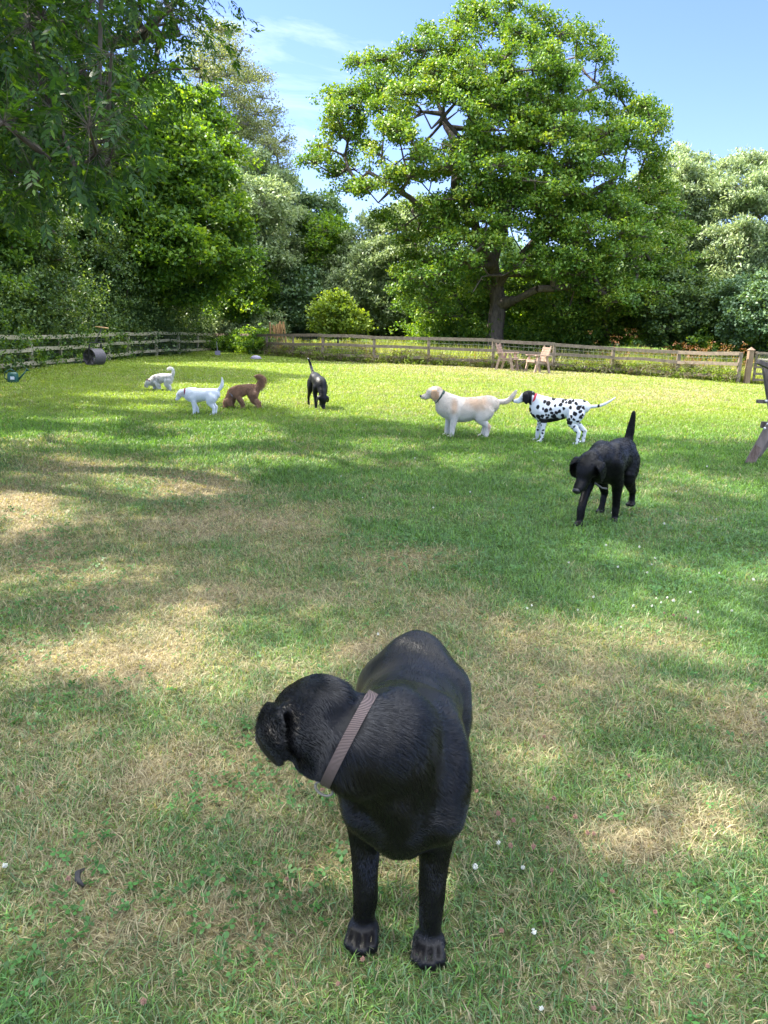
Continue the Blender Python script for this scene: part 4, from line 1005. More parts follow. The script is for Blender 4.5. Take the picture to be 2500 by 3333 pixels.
def vnormals(V, F):
    n = np.cross(V[F[:, 2]]-V[F[:, 0]], V[F[:, 3]]-V[F[:, 1]]); N_ = np.zeros_like(V)
    for k in range(4): np.add.at(N_, F[:, k], n)
    return nrmz(N_)
def fur(name, V, F, n, L, flow, mat, parent, rad=0.0005, colf=None, lift=0.35, clump=0.0, droop=0.2, mask=None, noise=0.25, seed=0):
    Nn = vnormals(V, F); ar = np.linalg.norm(np.cross(V[F[:, 2]]-V[F[:, 0]], V[F[:, 3]]-V[F[:, 1]]), axis=1)
    if mask is not None: ar = ar*mask(V[F].mean(1))
    cs = np.cumsum(ar); fi = np.searchsorted(cs, RNG.random(n)*cs[-1]); u = RNG.random(n)[:, None]; v = RNG.random(n)[:, None]
    q = F[fi]; p = (V[q[:, 0]]*(1-u)+V[q[:, 1]]*u)*(1-v)+(V[q[:, 3]]*(1-u)+V[q[:, 2]]*u)*v
    nn = nrmz((Nn[q[:, 0]]*(1-u)+Nn[q[:, 1]]*u)*(1-v)+(Nn[q[:, 3]]*(1-u)+Nn[q[:, 2]]*u)*v)
    fl = flow(p, nn); fl = nrmz(fl-nn*(fl*nn).sum(1, keepdims=True))
    # coherent waviness
    w1 = np.stack([vnoise(p[:, 0]*18+p[:, 2]*7, p[:, 1]*18+p[:, 2]*11, 1+seed)-.5, vnoise(p[:, 0]*18+9+p[:, 2]*9, p[:, 1]*18+p[:, 2]*12, 2+seed)-.5, vnoise(p[:, 2]*18+p[:, 0]*8, p[:, 1]*18+5, 3+seed)-.5], 1)
    d = nrmz(fl+nn*lift+w1*noise*3+rdir(n)*noise*0.35)
    Ls = (L(p) if callable(L) else L)*RNG.uniform(.6, 1.2, n); Ls = Ls[:, None]
    k = 4; P = np.zeros((n, k, 3)); t = np.linspace(0, 1, k)
    for i in range(k): P[:, i] = p-nn*0.0003+d*Ls*t[i]+(fl*0.15-nn*lift*0.28-np.array([0, 0, droop]))*Ls*t[i]**2
    if clump > 0:
        off = np.stack([vnoise(np.floor(p[:, 1]/.012)*1.7, np.floor(p[:, 2]/.012)*1.3, 5), vnoise(np.floor(p[:, 0]/.012)*1.1, np.floor(p[:, 2]/.012)*1.9, 6), vnoise(np.floor(p[:, 0]/.012), np.floor(p[:, 1]/.012)*1.2, 7)], 1)*.012
        ct = (np.floor((p+off)/.014)+.5)*.014-off-p; ct = ct-nn*(ct*nn).sum(1, keepdims=True)
        for i in range(1, k): P[:, i] += ct*clump*t[i]**1.3*sstep(.013, .022, Ls)
    cu = bpy.data.hair_curves.new(name); cu.add_curves([k]*n)
    cu.attributes['position'].data.foreach_set('vector', P.astype(np.float32).ravel())
    ra = cu.attributes.get('radius') or cu.attributes.new('radius', 'FLOAT', 'POINT')
    ra.data.foreach_set('value', np.tile(np.array([1, .9, .6, .15])*rad, n).astype(np.float32))
    if colf is not None:
        c = np.clip(colf(p, nn)*RNG.uniform(.8, 1.2, n)[:, None], 0, 1); c = np.repeat(np.concatenate([c, np.ones((n, 1))], 1), k, 0).astype(np.float32)
        a = cu.attributes.new('Col', 'FLOAT_COLOR', 'POINT'); a.data.foreach_set('color', c.ravel())
    cu.materials.append(mat); o = bpy.data.objects.new(name, cu); link(o, parent); return o
def coat_mat(name, rough=0.5, spec=0.4, bump=0.3, sheen=0.0, bscale=90, spots=False):
    m, nt, out = new_mat(name)
    a = N(nt, 'ShaderNodeAttribute', attribute_name='Col'); p = N(nt, 'ShaderNodeBsdfPrincipled'); p.inputs['Roughness'].default_value = rough; p.inputs['Specular IOR Level'].default_value = spec
    p.inputs['Sheen Weight'].default_value = sheen; p.inputs['Sheen Roughness'].default_value = 0.4
    tc = N(nt, 'ShaderNodeTexCoord'); nz = N(nt, 'ShaderNodeTexNoise'); nz.inputs['Scale'].default_value = bscale; nz.inputs['Detail'].default_value = 4
    mp = N(nt, 'ShaderNodeMapping'); mp.inputs['Scale'].default_value = (0.35, 1, 1); nt.links.new(tc.outputs['Object'], mp.inputs[0]); nt.links.new(mp.outputs[0], nz.inputs['Vector'])
    bp = N(nt, 'ShaderNodeBump'); bp.inputs['Strength'].default_value = bump; bp.inputs['Distance'].default_value = 0.006
    nt.links.new(nz.outputs[0], bp.inputs['Height']); nt.links.new(bp.outputs[0], p.inputs['Normal'])
    nt.links.new(a.outputs['Color'], p.inputs['Base Color']); nt.links.new(p.outputs[0], out.inputs[0]); return m
C_black = coat_mat('black_coat', 0.45, 0.2, 0.35, bscale=60, sheen=0.02)
C_fur = attr_mat('black_hair', rough=0.27, spec=0.6)
C_fur2 = attr_mat('dull_black_hair', rough=0.5, spec=0.13)
C_lit = coat_mat('short_pale_coat', 0.75, 0.2, 0.3)
C_hair = attr_mat('coat_hair', rough=0.65, trans=0.15, tint=(1, 1, 1), spec=0.25)
M_eye = plain_mat('dark_eye', (0.012, 0.007, 0.004), 0.08, 0.6)
M_nose = plain_mat('black_nose', (0.012, 0.011, 0.012), 0.3, 0.5)

class Dog:
    """local frame: x forward, y left, z up"""
    def __init__(s, label, origin, heading, lo, hi, h=0.007, scale=1.0):
        s.sc = scale; s.root = empty('dog', origin, math.atan2(heading[1], heading[0]), label, 'dog'); s.B = Body(np.array(lo)*scale, np.array(hi)*scale, h)
        s.eyes = []; s.org = np.array(origin, float)
    def ch(s, pts, side=(0, 1, 0), k=0.03):
        P = np.array(pts, float)*s.sc; s.B.chain(P, side, k*s.sc)
    def leg_front(s, sh, el, wr, paw, sy, R_=(.062, .043, .028, .024, .034), k=.035, lift=False):
        s.ch([(*sh, R_[0], R_[0]*1.35), (*((np.array(sh)+np.array(el))/2), R_[0]*.85, R_[0]*1.1), (*el, R_[1], R_[1]*1.2), (*(np.array(el)*.5+np.array(wr)*.5), R_[2]*1.15, R_[2]*1.25), (*wr, R_[2]*1.03, R_[2]*1.06), (*(np.array(wr)*.5+np.array([paw[0]-.018, paw[1], paw[2]+.04])*.5), R_[2]*.97, R_[2]*.98), (paw[0]-.018, paw[1], paw[2]+.038, R_[3]*.97, R_[3]*.95), (paw[0]-.010, paw[1], paw[2]+.022, R_[4]*.88, R_[4]*.62)], k=k)
        s.paw(paw, R_[4])
    def paw(s, paw, r):
        x, y, z = paw
        s.ch([(x-.012, y, z+.018, r*.86, r*.58), (x+.006, y, z+.014, r*.84, r*.46)], k=.01)
        for q in (-.62, -.22, .22, .62):
            f = r*1.25 if abs(q) < .4 else r*.95
            s.ch([(x+.012, y+q*r, z+.016, r*.30, r*.38), (x+f, y+q*r*1.1, z+.012, r*.27, r*.34)], k=.002)
    def leg_hind(s, hip, kn, hk, paw, R_=(.095, .062, .03, .025, .034), k=.035):
        hp = np.array(hip); kn = np.array(kn); hk = np.array(hk)
        s.ch([(*hp, R_[0]*.75, R_[0]*1.15), (*(hp*.5+kn*.5), R_[0]*.72, R_[0]*1.05), (*kn, R_[1]*.8, R_[1]), (*(kn*.45+hk*.55), R_[2]*1.15, R_[2]*1.45), (*hk, R_[2]*.85, R_[2]*1.05)], k=k)
        s.ch([(*hk, R_[2]*.8, R_[2]), (*(hk*.5+(np.array(paw)+np.array([-.02, 0, .03]))*.5), R_[3]*.85, R_[3]), (paw[0]-.018, paw[1], paw[2]+.03, R_[3], R_[3])], k=.010)
        s.paw(paw, R_[4])
    def head(s, c, fwd, up=(0, 0, 1), size=1.0, snout=1.0, ear='drop', ear_sz=1.0, skull=1.0, stop=1.0, neck=None, jaw=1.0, earpose=(0, 0)):
        """c centre of the skull; fwd muzzle direction"""
        f = nrmz(np.array(fwd, float)); u = np.array(up, float); u = nrmz(u-f*np.dot(u, f)); l = np.cross(u, f); c = np.array(c, float)
        T = lambda x, y, z: c+(f*x+l*y+u*z)*size
        s.hT = T; s.hf, s.hl, s.hu, s.hs = f, l, u, size
        q = skull
        S = lambda x, z, w, h: (*T(x, 0, z), w*size, h*size)
        s.ch([S(-.085, .005, .042*q, .045*q), S(-.05, .012, .062*q, .058*q), S(-.005, .014, .066*q, .058*q), S(.035, .004, .054*q, .050*q), S(.058, -.008, .040, .042)], side=l, k=.02)
        m = snout
        s.ch([S(.035, -.014, .042, .040), S(.035+.045*m, -.022, .036, .034*jaw), S(.035+.09*m, -.024, .034, .031*jaw), S(.035+.118*m, -.022, .027, .024*jaw)], side=l, k=.018)
        # flews and chin
        for y in (-1, 1):
            s.ch([(*T(.05, y*.022, -.042), .018*size, .022*size), (*T(.035+.085*m, y*.016, -.046*jaw), .017*size, .018*size)], side=l, k=.012)
            s.ch([(*T(.0, y*.04, -.02), .03*size, .035*size), (*T(-.05, y*.042, -.03), .032*size, .038*size)], side=l, k=.02)   # cheek
            s.ch([(*T(.036, y*.030, .034), .013*size, .009*size), (*T(.052, y*.022, .022), .010*size, .008*size)], side=l, k=.012)   # brow
        for y in (-1, 1):
            e = ear_sz
            if ear == 'drop':
                a0, a1 = earpose
                pts = [T(-.022, y*.052, .040), T(-.012, y*(.078+.01*e), .028), T(-.002+a0, y*(.086+.008*e), -.015*e), T(.008+a0, y*(.082+.008*e+a1), -.055*e), T(.012+a0, y*(.076+a1), -.088*e)]
                wd = [.018, .036, .042, .034, .012]; th = [.012, .010, .0085, .008, .006]
                s.ch([(*p, w*size*max(e, .8), max(t*size, .0065)) for p, w, t in zip(pts, wd, th)], side=f+u*.15, k=.008)
            elif ear == 'prick':
                pts = [T(-.02, y*.040, .04), T(-.022, y*.048, .075), T(-.024, y*.052, .115)]
                s.ch([(*p, w*size*e, t) for p, w, t in zip(pts, (.03, .022, .006), (.012, .009, .006))], side=l*y*.6+f*.5, k=.008)
        for y in (-1, 1): s.eyes.append((T(.053, y*.0355, .017), .0115*size))
        s.nosep = (T(.035+.137*m, 0, -.008), size*1.12)
    def tail(s, pts): s.ch(pts, k=.02)
    def finish(s, colf, mat, furn=0, furL=.01, flow=None, furmat=None, rad=.0006, eyec=None, nosem=None, **kw):
        V, F = s.B.mesh(); s.V, s.F = V, F; sc = s.sc; Nn = vnormals(V, F)
        me = np_mesh('body', V, np.full(len(F), 4), F.ravel(), smooth=True, attrs={'Col': np.clip(colf(V/sc, Nn), 0, 1)})
        s.body = mobj('body', me, mat, s.root)
        for p, r in s.eyes:
            b = MB(); b.ell(tuple(np.array(p)*sc), (r*sc,)*3, 14, 10); b.build('eye', M_eye, s.root, smooth=True)
        p, z = s.nosep; b = MB(); b.ell((0, 0, 0), (.014*z*sc, .021*z*sc, .016*z*sc), 16, 10); o = b.build('nose', nosem or M_nose, s.root, smooth=True)
        R = Matrix((tuple(s.hf), tuple(s.hl), tuple(s.hu))).transposed().to_4x4(); R.translation = Vector(np.array(p)*sc); o.matrix_local = R
        if furn:
            fl = flow or (lambda p, n: np.stack([-np.ones(len(p)), 0*p[:, 0], -0.9-0.8*(p[:, 2] < .3*sc)], 1))
            fur('fur', V, F, furn, furL, fl, furmat or C_hair, s.root, rad=rad, colf=lambda p, n: colf(p/sc, n), **kw)
    def collar(s, c, axis, rw, rh, w, mat, side=(0, 1, 0), ring=None, thick=.004, ringmat=None):
        """band round the neck: ellipse radii rw (side) x rh"""
        sc = s.sc; c = np.array(c)*sc; ax = nrmz(np.array(axis, float)); sd = np.array(side, float); sd = nrmz(sd-ax*np.dot(sd, ax)); up = np.cross(sd, ax); n = 48; V = []; F = []
        for dx, dr in ((-w/2, 0), (-w/2, thick), (w/2, thick), (w/2, 0)):
            for k in range(n):
                t = 2*math.pi*k/n; V.append(c+ax*dx*sc+sd*math.cos(t)*(rw+dr)*sc+up*math.sin(t)*(rh+dr)*sc)
        for q in range(4):
            for k in range(n): F.append((q*n+k, q*n+(k+1) % n, ((q+1) % 4)*n+(k+1) % n, ((q+1) % 4)*n+k))
        b = MB(); b.add(V, F); o = b.build('collar', mat, s.root, smooth=False)
        if ring is not None:
            t = ring; q = c+sd*math.cos(t)*(rw+.012)*sc+up*math.sin(t)*(rh+.012)*sc; pts = []
            rr = .025*sc; od = nrmz(q-c); sd2 = np.cross(od, ax)
            for k in range(17):
                a = 2*math.pi*k/16; pts.append(q+ax*math.cos(a)*rr*.85+(sd2*.25+od)*(math.sin(a)*.55+.1)*rr)
            b = MB(); b.tube(pts, .003*sc, 8); b.build('collar_ring', ringmat or M_steel, s.root, smooth=True)
        return o
def webbing(name, col, stripe, freq=230):
    m, nt, out = new_mat(name); tc = N(nt, 'ShaderNodeTexCoord'); w = N(nt, 'ShaderNodeTexWave'); w.inputs['Scale'].default_value = freq/2; w.bands_direction = 'Z'; w.inputs['Distortion'].default_value = 0.3
    nt.links.new(tc.outputs['Object'], w.inputs['Vector']); rp = ramp(nt, [(0.2, col), (0.8, stripe)]); nt.links.new(w.outputs[0], rp.inputs[0])
    p = N(nt, 'ShaderNodeBsdfPrincipled'); p.inputs['Roughness'].default_value = 0.6; nt.links.new(rp.outputs[0], p.inputs['Base Color'])
    bp = N(nt, 'ShaderNodeBump'); bp.inputs['Strength'].default_value = 0.6; bp.inputs['Distance'].default_value = 0.002; nt.links.new(w.outputs[0], bp.inputs['Height']); nt.links.new(bp.outputs[0], p.inputs['Normal'])
    nt.links.new(p.outputs[0], out.inputs[0]); return m
BLK = np.array([0.0032, 0.0031, 0.0036])
def black(V, n): return np.tile(BLK, (len(V), 1))
def torso(d, st, k=.03):
    d.ch([(x, y, z, w, h) for x, y, z, w, h in st], k=k)

# --- big black dog close to the camera
def front_dog():
    d = Dog('large black dog standing closest, head turned away, wearing a brown webbing collar', (0.075, 1.90, float(gz(0.075, 1.9))), (-0.10, -0.995), (-.50, -.36, -.02), (.56, .24, .84), .0052)
    torso(d, [(-.40, 0, .46, .05, .06), (-.36, 0, .465, .095, .10), (-.27, 0, .455, .135, .115), (-.15, 0, .445, .142, .115), (-.02, 0, .435, .150, .135), (.10, .008, .43, .150, .155), (.20, .015, .435, .136, .165), (.29, .015, .445, .105, .150), (.345, .012, .43, .065, .10)], k=.03)
    # chest keel and shoulders
    d.ch([(.12, .01, .36, .085, .09), (.26, .015, .35, .085, .085), (.335, .01, .375, .055, .07)], k=.05)
    for y in (-1, 1):
        d.ch([(.13, y*.07+.01, .55, .05, .05), (.24, y*.100+.014, .47, .052, .085), (.30, y*.092+.012, .38, .050, .07)], k=.05)
    # neck, turned to the dog's right
    d.ch([(.12, 0, .50, .115, .11), (.24, -.02, .545, .115, .115), (.32, -.035, .56, .112, .112), (.362, -.09, .592, .104, .102), (.352, -.155, .620, .098, .090)], side=(1, 0, .2), k=.05)
    d.ch([(.36, -.13, .55, .055, .05), (.352, -.185, .545, .045, .05), (.32, -.22, .535, .03, .035)], k=.03)
    d.head((.335, -.205, .632), (-.485, -.67, -.55), up=(-.31, -.38, .85), size=1.12, snout=1.0, ear='none', skull=1.02)
    for sgn in (1, -1):
        A = d.hT(-.02, sgn*.056, .036); o_ = d.hl*sgn; f_ = d.hf; dn = np.array([0, 0, -1.0])
        P_ = [A, A+o_*.024+dn*.004+f_*.01, A+o_*.034+dn*.045+f_*.016, A+o_*.030+dn*.090+f_*.016, A+o_*.020+dn*.130+f_*.006]
        d.ch([(*q, w, t) for q, w, t in zip(P_, (.022, .044, .050, .042, .016), (.012, .011, .010, .009, .007))], side=f_+np.array([0, 0, .1]), k=.010)
    d.leg_front((.23, -.085, .40), (.225, -.085, .29), (.265, -.075, .115), (.282, -.078, .004), -1, R_=(.062, .043, .029, .029, .045))
    d.leg_front((.25, .09, .40), (.245, .092, .29), (.280, .090, .115), (.303, .088, .004), 1, R_=(.062, .043, .029, .029, .045))
    d.leg_hind((-.27, -.095, .42), (-.20, -.115, .28), (-.34, -.11, .155), (-.30, -.11, -.004), R_=(.105, .066, .032, .027, .036))
    d.leg_hind((-.27, .095, .42), (-.20, .115, .28), (-.34, .11, .155), (-.30, .11, -.004), R_=(.105, .066, .032, .027, .036))
    d.tail([(-.38, 0, .47, .035, .035), (-.44, .01, .40, .028, .028), (-.47, .02, .30, .022, .022), (-.475, .02, .22, .012, .012)])
    def flow(p, n):
        f = np.stack([-np.ones(len(p)), 0*p[:, 0], -.25-0*p[:, 0]], 1)
        nk = sstep(.20, .33, p[:, 0])*sstep(.40, .50, p[:, 2]); f = f*(1-nk)[:, None]+nk[:, None]*np.array([-.35, .45, -.85])
        lg = sstep(.34, .24, p[:, 2]); f = f*(1-lg)[:, None]+lg[:, None]*np.array([.05, 0, -1.0])
        hd = sstep(-.13, -.19, p[:, 1])*sstep(.45, .5, p[:, 2]); f = f*(1-hd)[:, None]+hd[:, None]*(-d.hf*.9+np.array([.1, .1, -.55]))
        return f
    Lf = lambda p: (.013+.012*sstep(.1, .3, p[:, 0])*sstep(.38, .5, p[:, 2]))*(1-.62*sstep(-.12, -.17, p[:, 1])*(p[:, 2] > .45))*(1-.45*sstep(.3, .2, p[:, 2]))*(1-.55*sstep(.09, .06, p[:, 2]))
    d.finish(black, C_black, 230000, Lf, flow, C_fur, rad=.0005, lift=.22, droop=.10, noise=.26, clump=.45)
    m = webbing('brown_webbing', (0.050, 0.034, 0.030), (0.120, 0.083, 0.074))
    d.collar((.362, -.105, .600), (-.12, -.82, .35), .112, .109, .023, m, side=(1, 0, 0), ring=1.25, thick=.005, ringmat=plain_mat('dull_brass', (.22, .20, .16), .35, .5))
    return d
front_dog()

def head_eye_free(): pass
# --- black dog walking towards the camera
def walking_dog():
    a = ground(1888, 1712); b = np.array([2.0, 6.6]); f = nrmz(np.array([a[0]-b[0]-.0, a[1]-b[1]-.0])); o = a[:2]-f*.40; lf = np.array([-f[1], f[0]]); o = o+lf*.09
    d = Dog('black dog walking forward on the right with its head low and tail raised', (o[0], o[1], float(gz(*o))), f, (-.62, -.25, -.02), (.72, .25, .88), .0065, 1.06)
    torso(d, [(-.36, 0, .49, .05, .06), (-.31, 0, .50, .09, .09), (-.20, 0, .49, .118, .11), (-.05, 0, .465, .125, .12), (.10, 0, .445, .13, .145), (.20, 0, .45, .125, .15), (.28, 0, .46, .10, .125), (.32, 0, .46, .06, .08)])
    for y in (-1, 1): d.ch([(.14, y*.06, .57, .045, .045), (.24, y*.10, .46, .05, .075)], k=.04)
    d.ch([(.16, 0, .50, .09, .10), (.28, 0, .515, .088, .095), (.38, -.01, .50, .078, .08), (.44, -.02, .48, .066, .07)], k=.04)
    d.head((.49, -.03, .455), (.72, -.10, -.68), up=(.6, 0, .8), size=1.2, ear_sz=1.1, snout=1.0)
    d.leg_front((.22, -.09, .42), (.23, -.095, .30), (.36, -.09, .13), (.40, -.09, -.004), -1)
    d.leg_front((.20, .09, .42), (.13, .095, .29), (.10, .09, .13), (.12, .09, -.004), 1)
    d.leg_hind((-.22, .08, .44), (-.14, .10, .30), (-.31, .095, .17), (-.30, .095, .05), R_=(.095, .062, .03, .025, .034))
    d.leg_hind((-.22, -.08, .44), (-.10, -.10, .29), (-.20, -.095, .15), (-.13, -.095, -.004), R_=(.095, .062, .03, .025, .034))
    d.tail([(-.34, 0, .52, .036, .036), (-.40, 0, .57, .034, .034), (-.41, .01, .68, .028, .028), (-.40, .02, .79, .014, .014)])
    d.finish(black, C_black, 26000, .012, None, C_fur2, rad=.0011, lift=.2, droop=.1, noise=.12)
    for p in ():
        pass
    b = MB(); g = d.hT(.06, 0, -.075); b.tube([g+np.array([-.03, .05, .02]), g+np.array([-.07, .10, -.02]), g+np.array([-.12, .12, -.03])], .008, 6); b.build('collar_strap', webbing('grey_strap', (.05, .05, .05), (.09, .09, .085)), d.root)
walking_dog()

# --- yellow labrador, side on, facing left
CREAM = np.array([0.66, 0.56, 0.45]); TAN = np.array([0.56, 0.33, 0.17]); WHT = np.array([0.74, 0.70, 0.64])
def lab_col(V, n):
    x, y, z = V.T; c = np.tile(WHT*.92, (len(V), 1)); q = fbm(x*9+3, z*9+y*5, 71)
    def mixin(m, col):
        nonlocal c; m = np.clip(m, 0, 1)[:, None]; c = c*(1-m)+col*m
    mixin(.75*sstep(.22, .45, z), CREAM)
    mixin(sstep(.22, .05, np.hypot((x+.08)/1.25, (z-.50)/.6)+(q-.5)*.25)*.62, TAN)
    mixin(sstep(.09, .03, np.hypot((x-.20)*1.1, (z-.46)*.65)+(q-.5)*.05)*.6, TAN)
    mixin(sstep(.6, .72, z)*sstep(.28, .36, x)*sstep(.50, .40, x)*.45, TAN)
    mixin(sstep(.03, .01, np.abs(x+.315)+(q-.5)*.03)*sstep(.26, .2, z)*sstep(.08, .14, z)*.7, TAN)
    ear = (np.abs(y) > .078) & (z > .48) & (x > .42) & (x < .54); mixin(ear*.8, TAN*.92)
    mixin(sstep(.60, .65, x)*.3, np.array([.6, .5, .45])); return c
def labrador():
    zc = 10.25; a = ground(1457, 1424); b = ground(1578, 1424); c = (a+b)/2; hd = nrmz(np.array([-1.0, -.03]))
    d = Dog('fat yellow labrador standing side on with tan patches and a dark green collar', (c[0]-.0, c[1]+.1, float(gz(c[0], c[1]))), hd, (-.80, -.26, -.02), (.74, .26, .86), .0065)
    torso(d, [(-.40, 0, .47, .04, .05), (-.37, 0, .47, .10, .11), (-.29, 0, .47, .135, .13), (-.15, 0, .43, .155, .150), (.0, 0, .395, .168, .175), (.12, 0, .390, .165, .178), (.24, 0, .415, .15, .17), (.33, 0, .44, .12, .14), (.385, 0, .45, .06, .09)])
    d.ch([(.18, 0, .48, .105, .10), (.30, 0, .52, .105, .11), (.41, 0, .575, .094, .10), (.47, 0, .61, .08, .085)], k=.05)
    d.ch([(.30, 0, .38, .07, .09), (.37, 0, .42, .06, .08)], k=.04)
    d.head((.50, 0, .625), (.97, .03, -.24), size=1.10, snout=.95, ear_sz=1.05, skull=1.08)
    d.leg_front((.20, .10, .38), (.19, .105, .28), (.21, .10, .12), (.235, .10, -.004), 1, R_=(.07, .052, .036, .034, .04))
    d.leg_front((.22, -.10, .38), (.24, -.105, .28), (.26, -.10, .12), (.285, -.10, -.004), -1, R_=(.07, .052, .036, .034, .04))
    d.leg_hind((-.26, .09, .40), (-.19, .11, .28), (-.31, .105, .16), (-.265, .105, -.004), R_=(.115, .075, .034, .03, .038))
    d.leg_hind((-.26, -.09, .40), (-.18, -.11, .28), (-.29, -.105, .16), (-.245, -.105, -.004), R_=(.115, .075, .034, .03, .038))
    d.tail([(-.38, 0, .52, .04, .042), (-.47, 0, .51, .034, .037), (-.58, 0, .525, .03, .038), (-.655, 0, .60, .024, .032), (-.70, 0, .675, .012, .016)])
    d.finish(lab_col, C_lit, 30000, .014, None, C_hair, rad=.0012, lift=.2, droop=.1, noise=.12)
    d.collar((.395, 0, .565), (.78, 0, .45), .094, .108, .035, plain_mat('green_collar', (.03, .06, .045), .6, .3))
labrador()

# --- dalmatian
_sp = np.random.default_rng(5)
SPOTS = []
def spot_field(V):
    x, y, z = V.T; global SPOTS
    if not SPOTS:
        tries = 0
        while len(SPOTS) < 340 and tries < 60000:
            tries += 1; p = np.array([_sp.uniform(-.62, .5), _sp.choice([-1, 1])*_sp.uniform(0, .17), _sp.uniform(.02, .72)]); r = _sp.uniform(.016, .034) if p[2] > .28 else _sp.uniform(.009, .017)
            if all(np.linalg.norm((p-q[0])[[0, 2]])>(r+q[1])*0.72+.007 or p[1]*q[0][1] < 0 for q in SPOTS): SPOTS.append((p, r))
    w = .016*(np.stack([vnoise(x*32, z*32+y*20, 1), vnoise(x*32+7, z*32+y*20, 2), vnoise(x*32, y*32+z*9, 3)], 1)-.5); P = V+w*1.3
    m = np.zeros(len(V))
    for p, r in SPOTS:
        dd = np.sqrt(((P[:, 0]-p[0])**2+((P[:, 1]-p[1])*0)**2+(P[:, 2]-p[2])**2)); m = np.maximum(m, sstep(r*1.12, r*0.9, dd)*(np.sign(p[1]) == np.sign(V[:, 1])))
    return m
def dal_col(V, n):
    x, y, z = V.T; c = np.tile(np.array([.72, .73, .76]), (len(V), 1)); m = spot_field(V)
    belly = sstep(.37, .34, z+.03*fbm(x*14, y*14, 3)-.10*(x+.05)*0)*(z > .27)*(x > -.17)*(x < .24); m = np.maximum(m, belly)
    hd = sstep(.0, .02, (x-.355))*sstep(.505, .485, x)*(z > .50); m = np.maximum(m, hd*sstep(.45, .5, z)); 
    white = (x > .50) & (z > .45); m = np.where(white, m*.35, m)
    tl = (x < -.38); m = np.where(tl, sstep(.018, .012, np.abs(x+.53)), m)
    return c*(1-m)[:, None]+np.array([.012, .012, .014])*m[:, None]
def dalmatian():
    fr = (ground(1717, 1433)+ground(1742, 1430))/2; rr = (ground(1830, 1448)+ground(1873, 1448))/2
    f = nrmz(np.array([-1.0, .30])); o = (fr+rr)[:2]/2
    d = Dog('dalmatian with black spots and a red collar standing side on', (o[0]+.09, o[1], float(gz(*o))), f, (-.86, -.26, -.02), (.68, .26, .86), .0055)
    torso(d, [(-.36, 0, .50, .04, .05), (-.33, 0, .505, .09, .09), (-.24, 0, .50, .118, .108), (-.10, 0, .475, .128, .130), (.04, 0, .450, .14, .158), (.16, 0, .438, .14, .172), (.24, 0, .45, .125, .16), (.31, 0, .475, .09, .12), (.34, 0, .48, .05, .08)])
    d.ch([(.18, 0, .53, .085, .085), (.28, 0, .56, .082, .086), (.37, 0, .59, .072, .078), (.42, 0, .605, .062, .066)], k=.04)
    d.head((.455, 0, .615), (.95, .0, -.33), size=1.0, snout=1.12, ear_sz=1.1, skull=.98)
    d.leg_front((.20, .085, .42), (.18, .09, .31), (.19, .085, .13), (.215, .085, -.004), 1, R_=(.058, .042, .028, .025, .032))
    d.leg_front((.22, -.085, .42), (.24, -.09, .31), (.27, -.085, .13), (.295, -.085, -.004), -1, R_=(.058, .042, .028, .025, .032))
    d.leg_hind((-.25, .08, .43), (-.19, .10, .30), (-.30, .11, .165), (-.27, .12, -.004), R_=(.10, .06, .029, .025, .033))
    d.leg_hind((-.25, -.08, .43), (-.21, -.10, .30), (-.37, -.105, .165), (-.34, -.105, -.004), R_=(.10, .06, .029, .025, .033))
    d.tail([(-.34, 0, .53, .032, .032), (-.42, 0, .515, .024, .024), (-.55, 0, .535, .02, .02), (-.66, 0, .59, .015, .015), (-.74, 0, .655, .007, .007)])
    d.finish(dal_col, C_lit)
    d.collar((.335, 0, .578), (.92, 0, .22), .078, .084, .030, plain_mat('red_collar', (.55, .03, .05), .5, .3))
dalmatian()

# --- black dog sniffing the grass in the distance
def sniffing_dog():
    a = ground(1045, 1338); o = a[:2]+np.array([-.10, .48]); f = nrmz(np.array([.33, -1.0]))
    d = Dog('black dog with its nose in the grass and a white-tipped tail held up', (o[0], o[1], float(gz(*o))), f, (-.66, -.25, -.02), (.74, .25, .98), .0075)
    torso(d, [(-.34, 0, .55, .04, .05), (-.30, 0, .56, .09, .09), (-.20, 0, .55, .112, .10), (-.05, 0, .51, .105, .105), (.08, 0, .475, .12, .135), (.18, 0, .46, .122, .145), (.26, 0, .45, .10, .12), (.31, 0, .44, .06, .07)])
    d.ch([(.16, 0, .48, .09, .10), (.27, 0, .43, .085, .09), (.35, 0, .34, .075, .078), (.39, 0, .27, .066, .068)], k=.04)
    d.head((.405, 0, .205), (.45, 0, -.9), up=(.9, 0, .4), size=1.1, ear_sz=1.05, snout=.95)
    d.leg_front((.20, -.085, .40), (.20, -.10, .29), (.26, -.10, .12), (.30, -.10, -.004), -1)
    d.leg_front((.18, .085, .40), (.16, .09, .29), (.14, .085, .12), (.16, .085, -.004), 1)
    d.leg_hind((-.22, -.08, .48), (-.19, -.105, .33), (-.33, -.105, .18), (-.30, -.105, -.004))
    d.leg_hind((-.22, .08, .48), (-.12, .10, .33), (-.20, .095, .18), (-.16, .09, -.004))
    d.tail([(-.32, 0, .60, .032, .032), (-.39, -.02, .68, .028, .028), (-.42, -.05, .80, .024, .024), (-.43, -.09, .90, .013, .013)])
    def col(V, n):
        c = black(V, n); t = sstep(.885, .905, V[:, 2])[:, None]; c = c*(1-t)+np.array([.6, .58, .55])*t
        t = (sstep(.62, .68, V[:, 2])*sstep(.79, .75, V[:, 2])*(V[:, 0] < -.36)*.35)[:, None]; return c*(1-t)+np.array([.4, .36, .36])*t
    d.finish(col, C_black)
sniffing_dog()

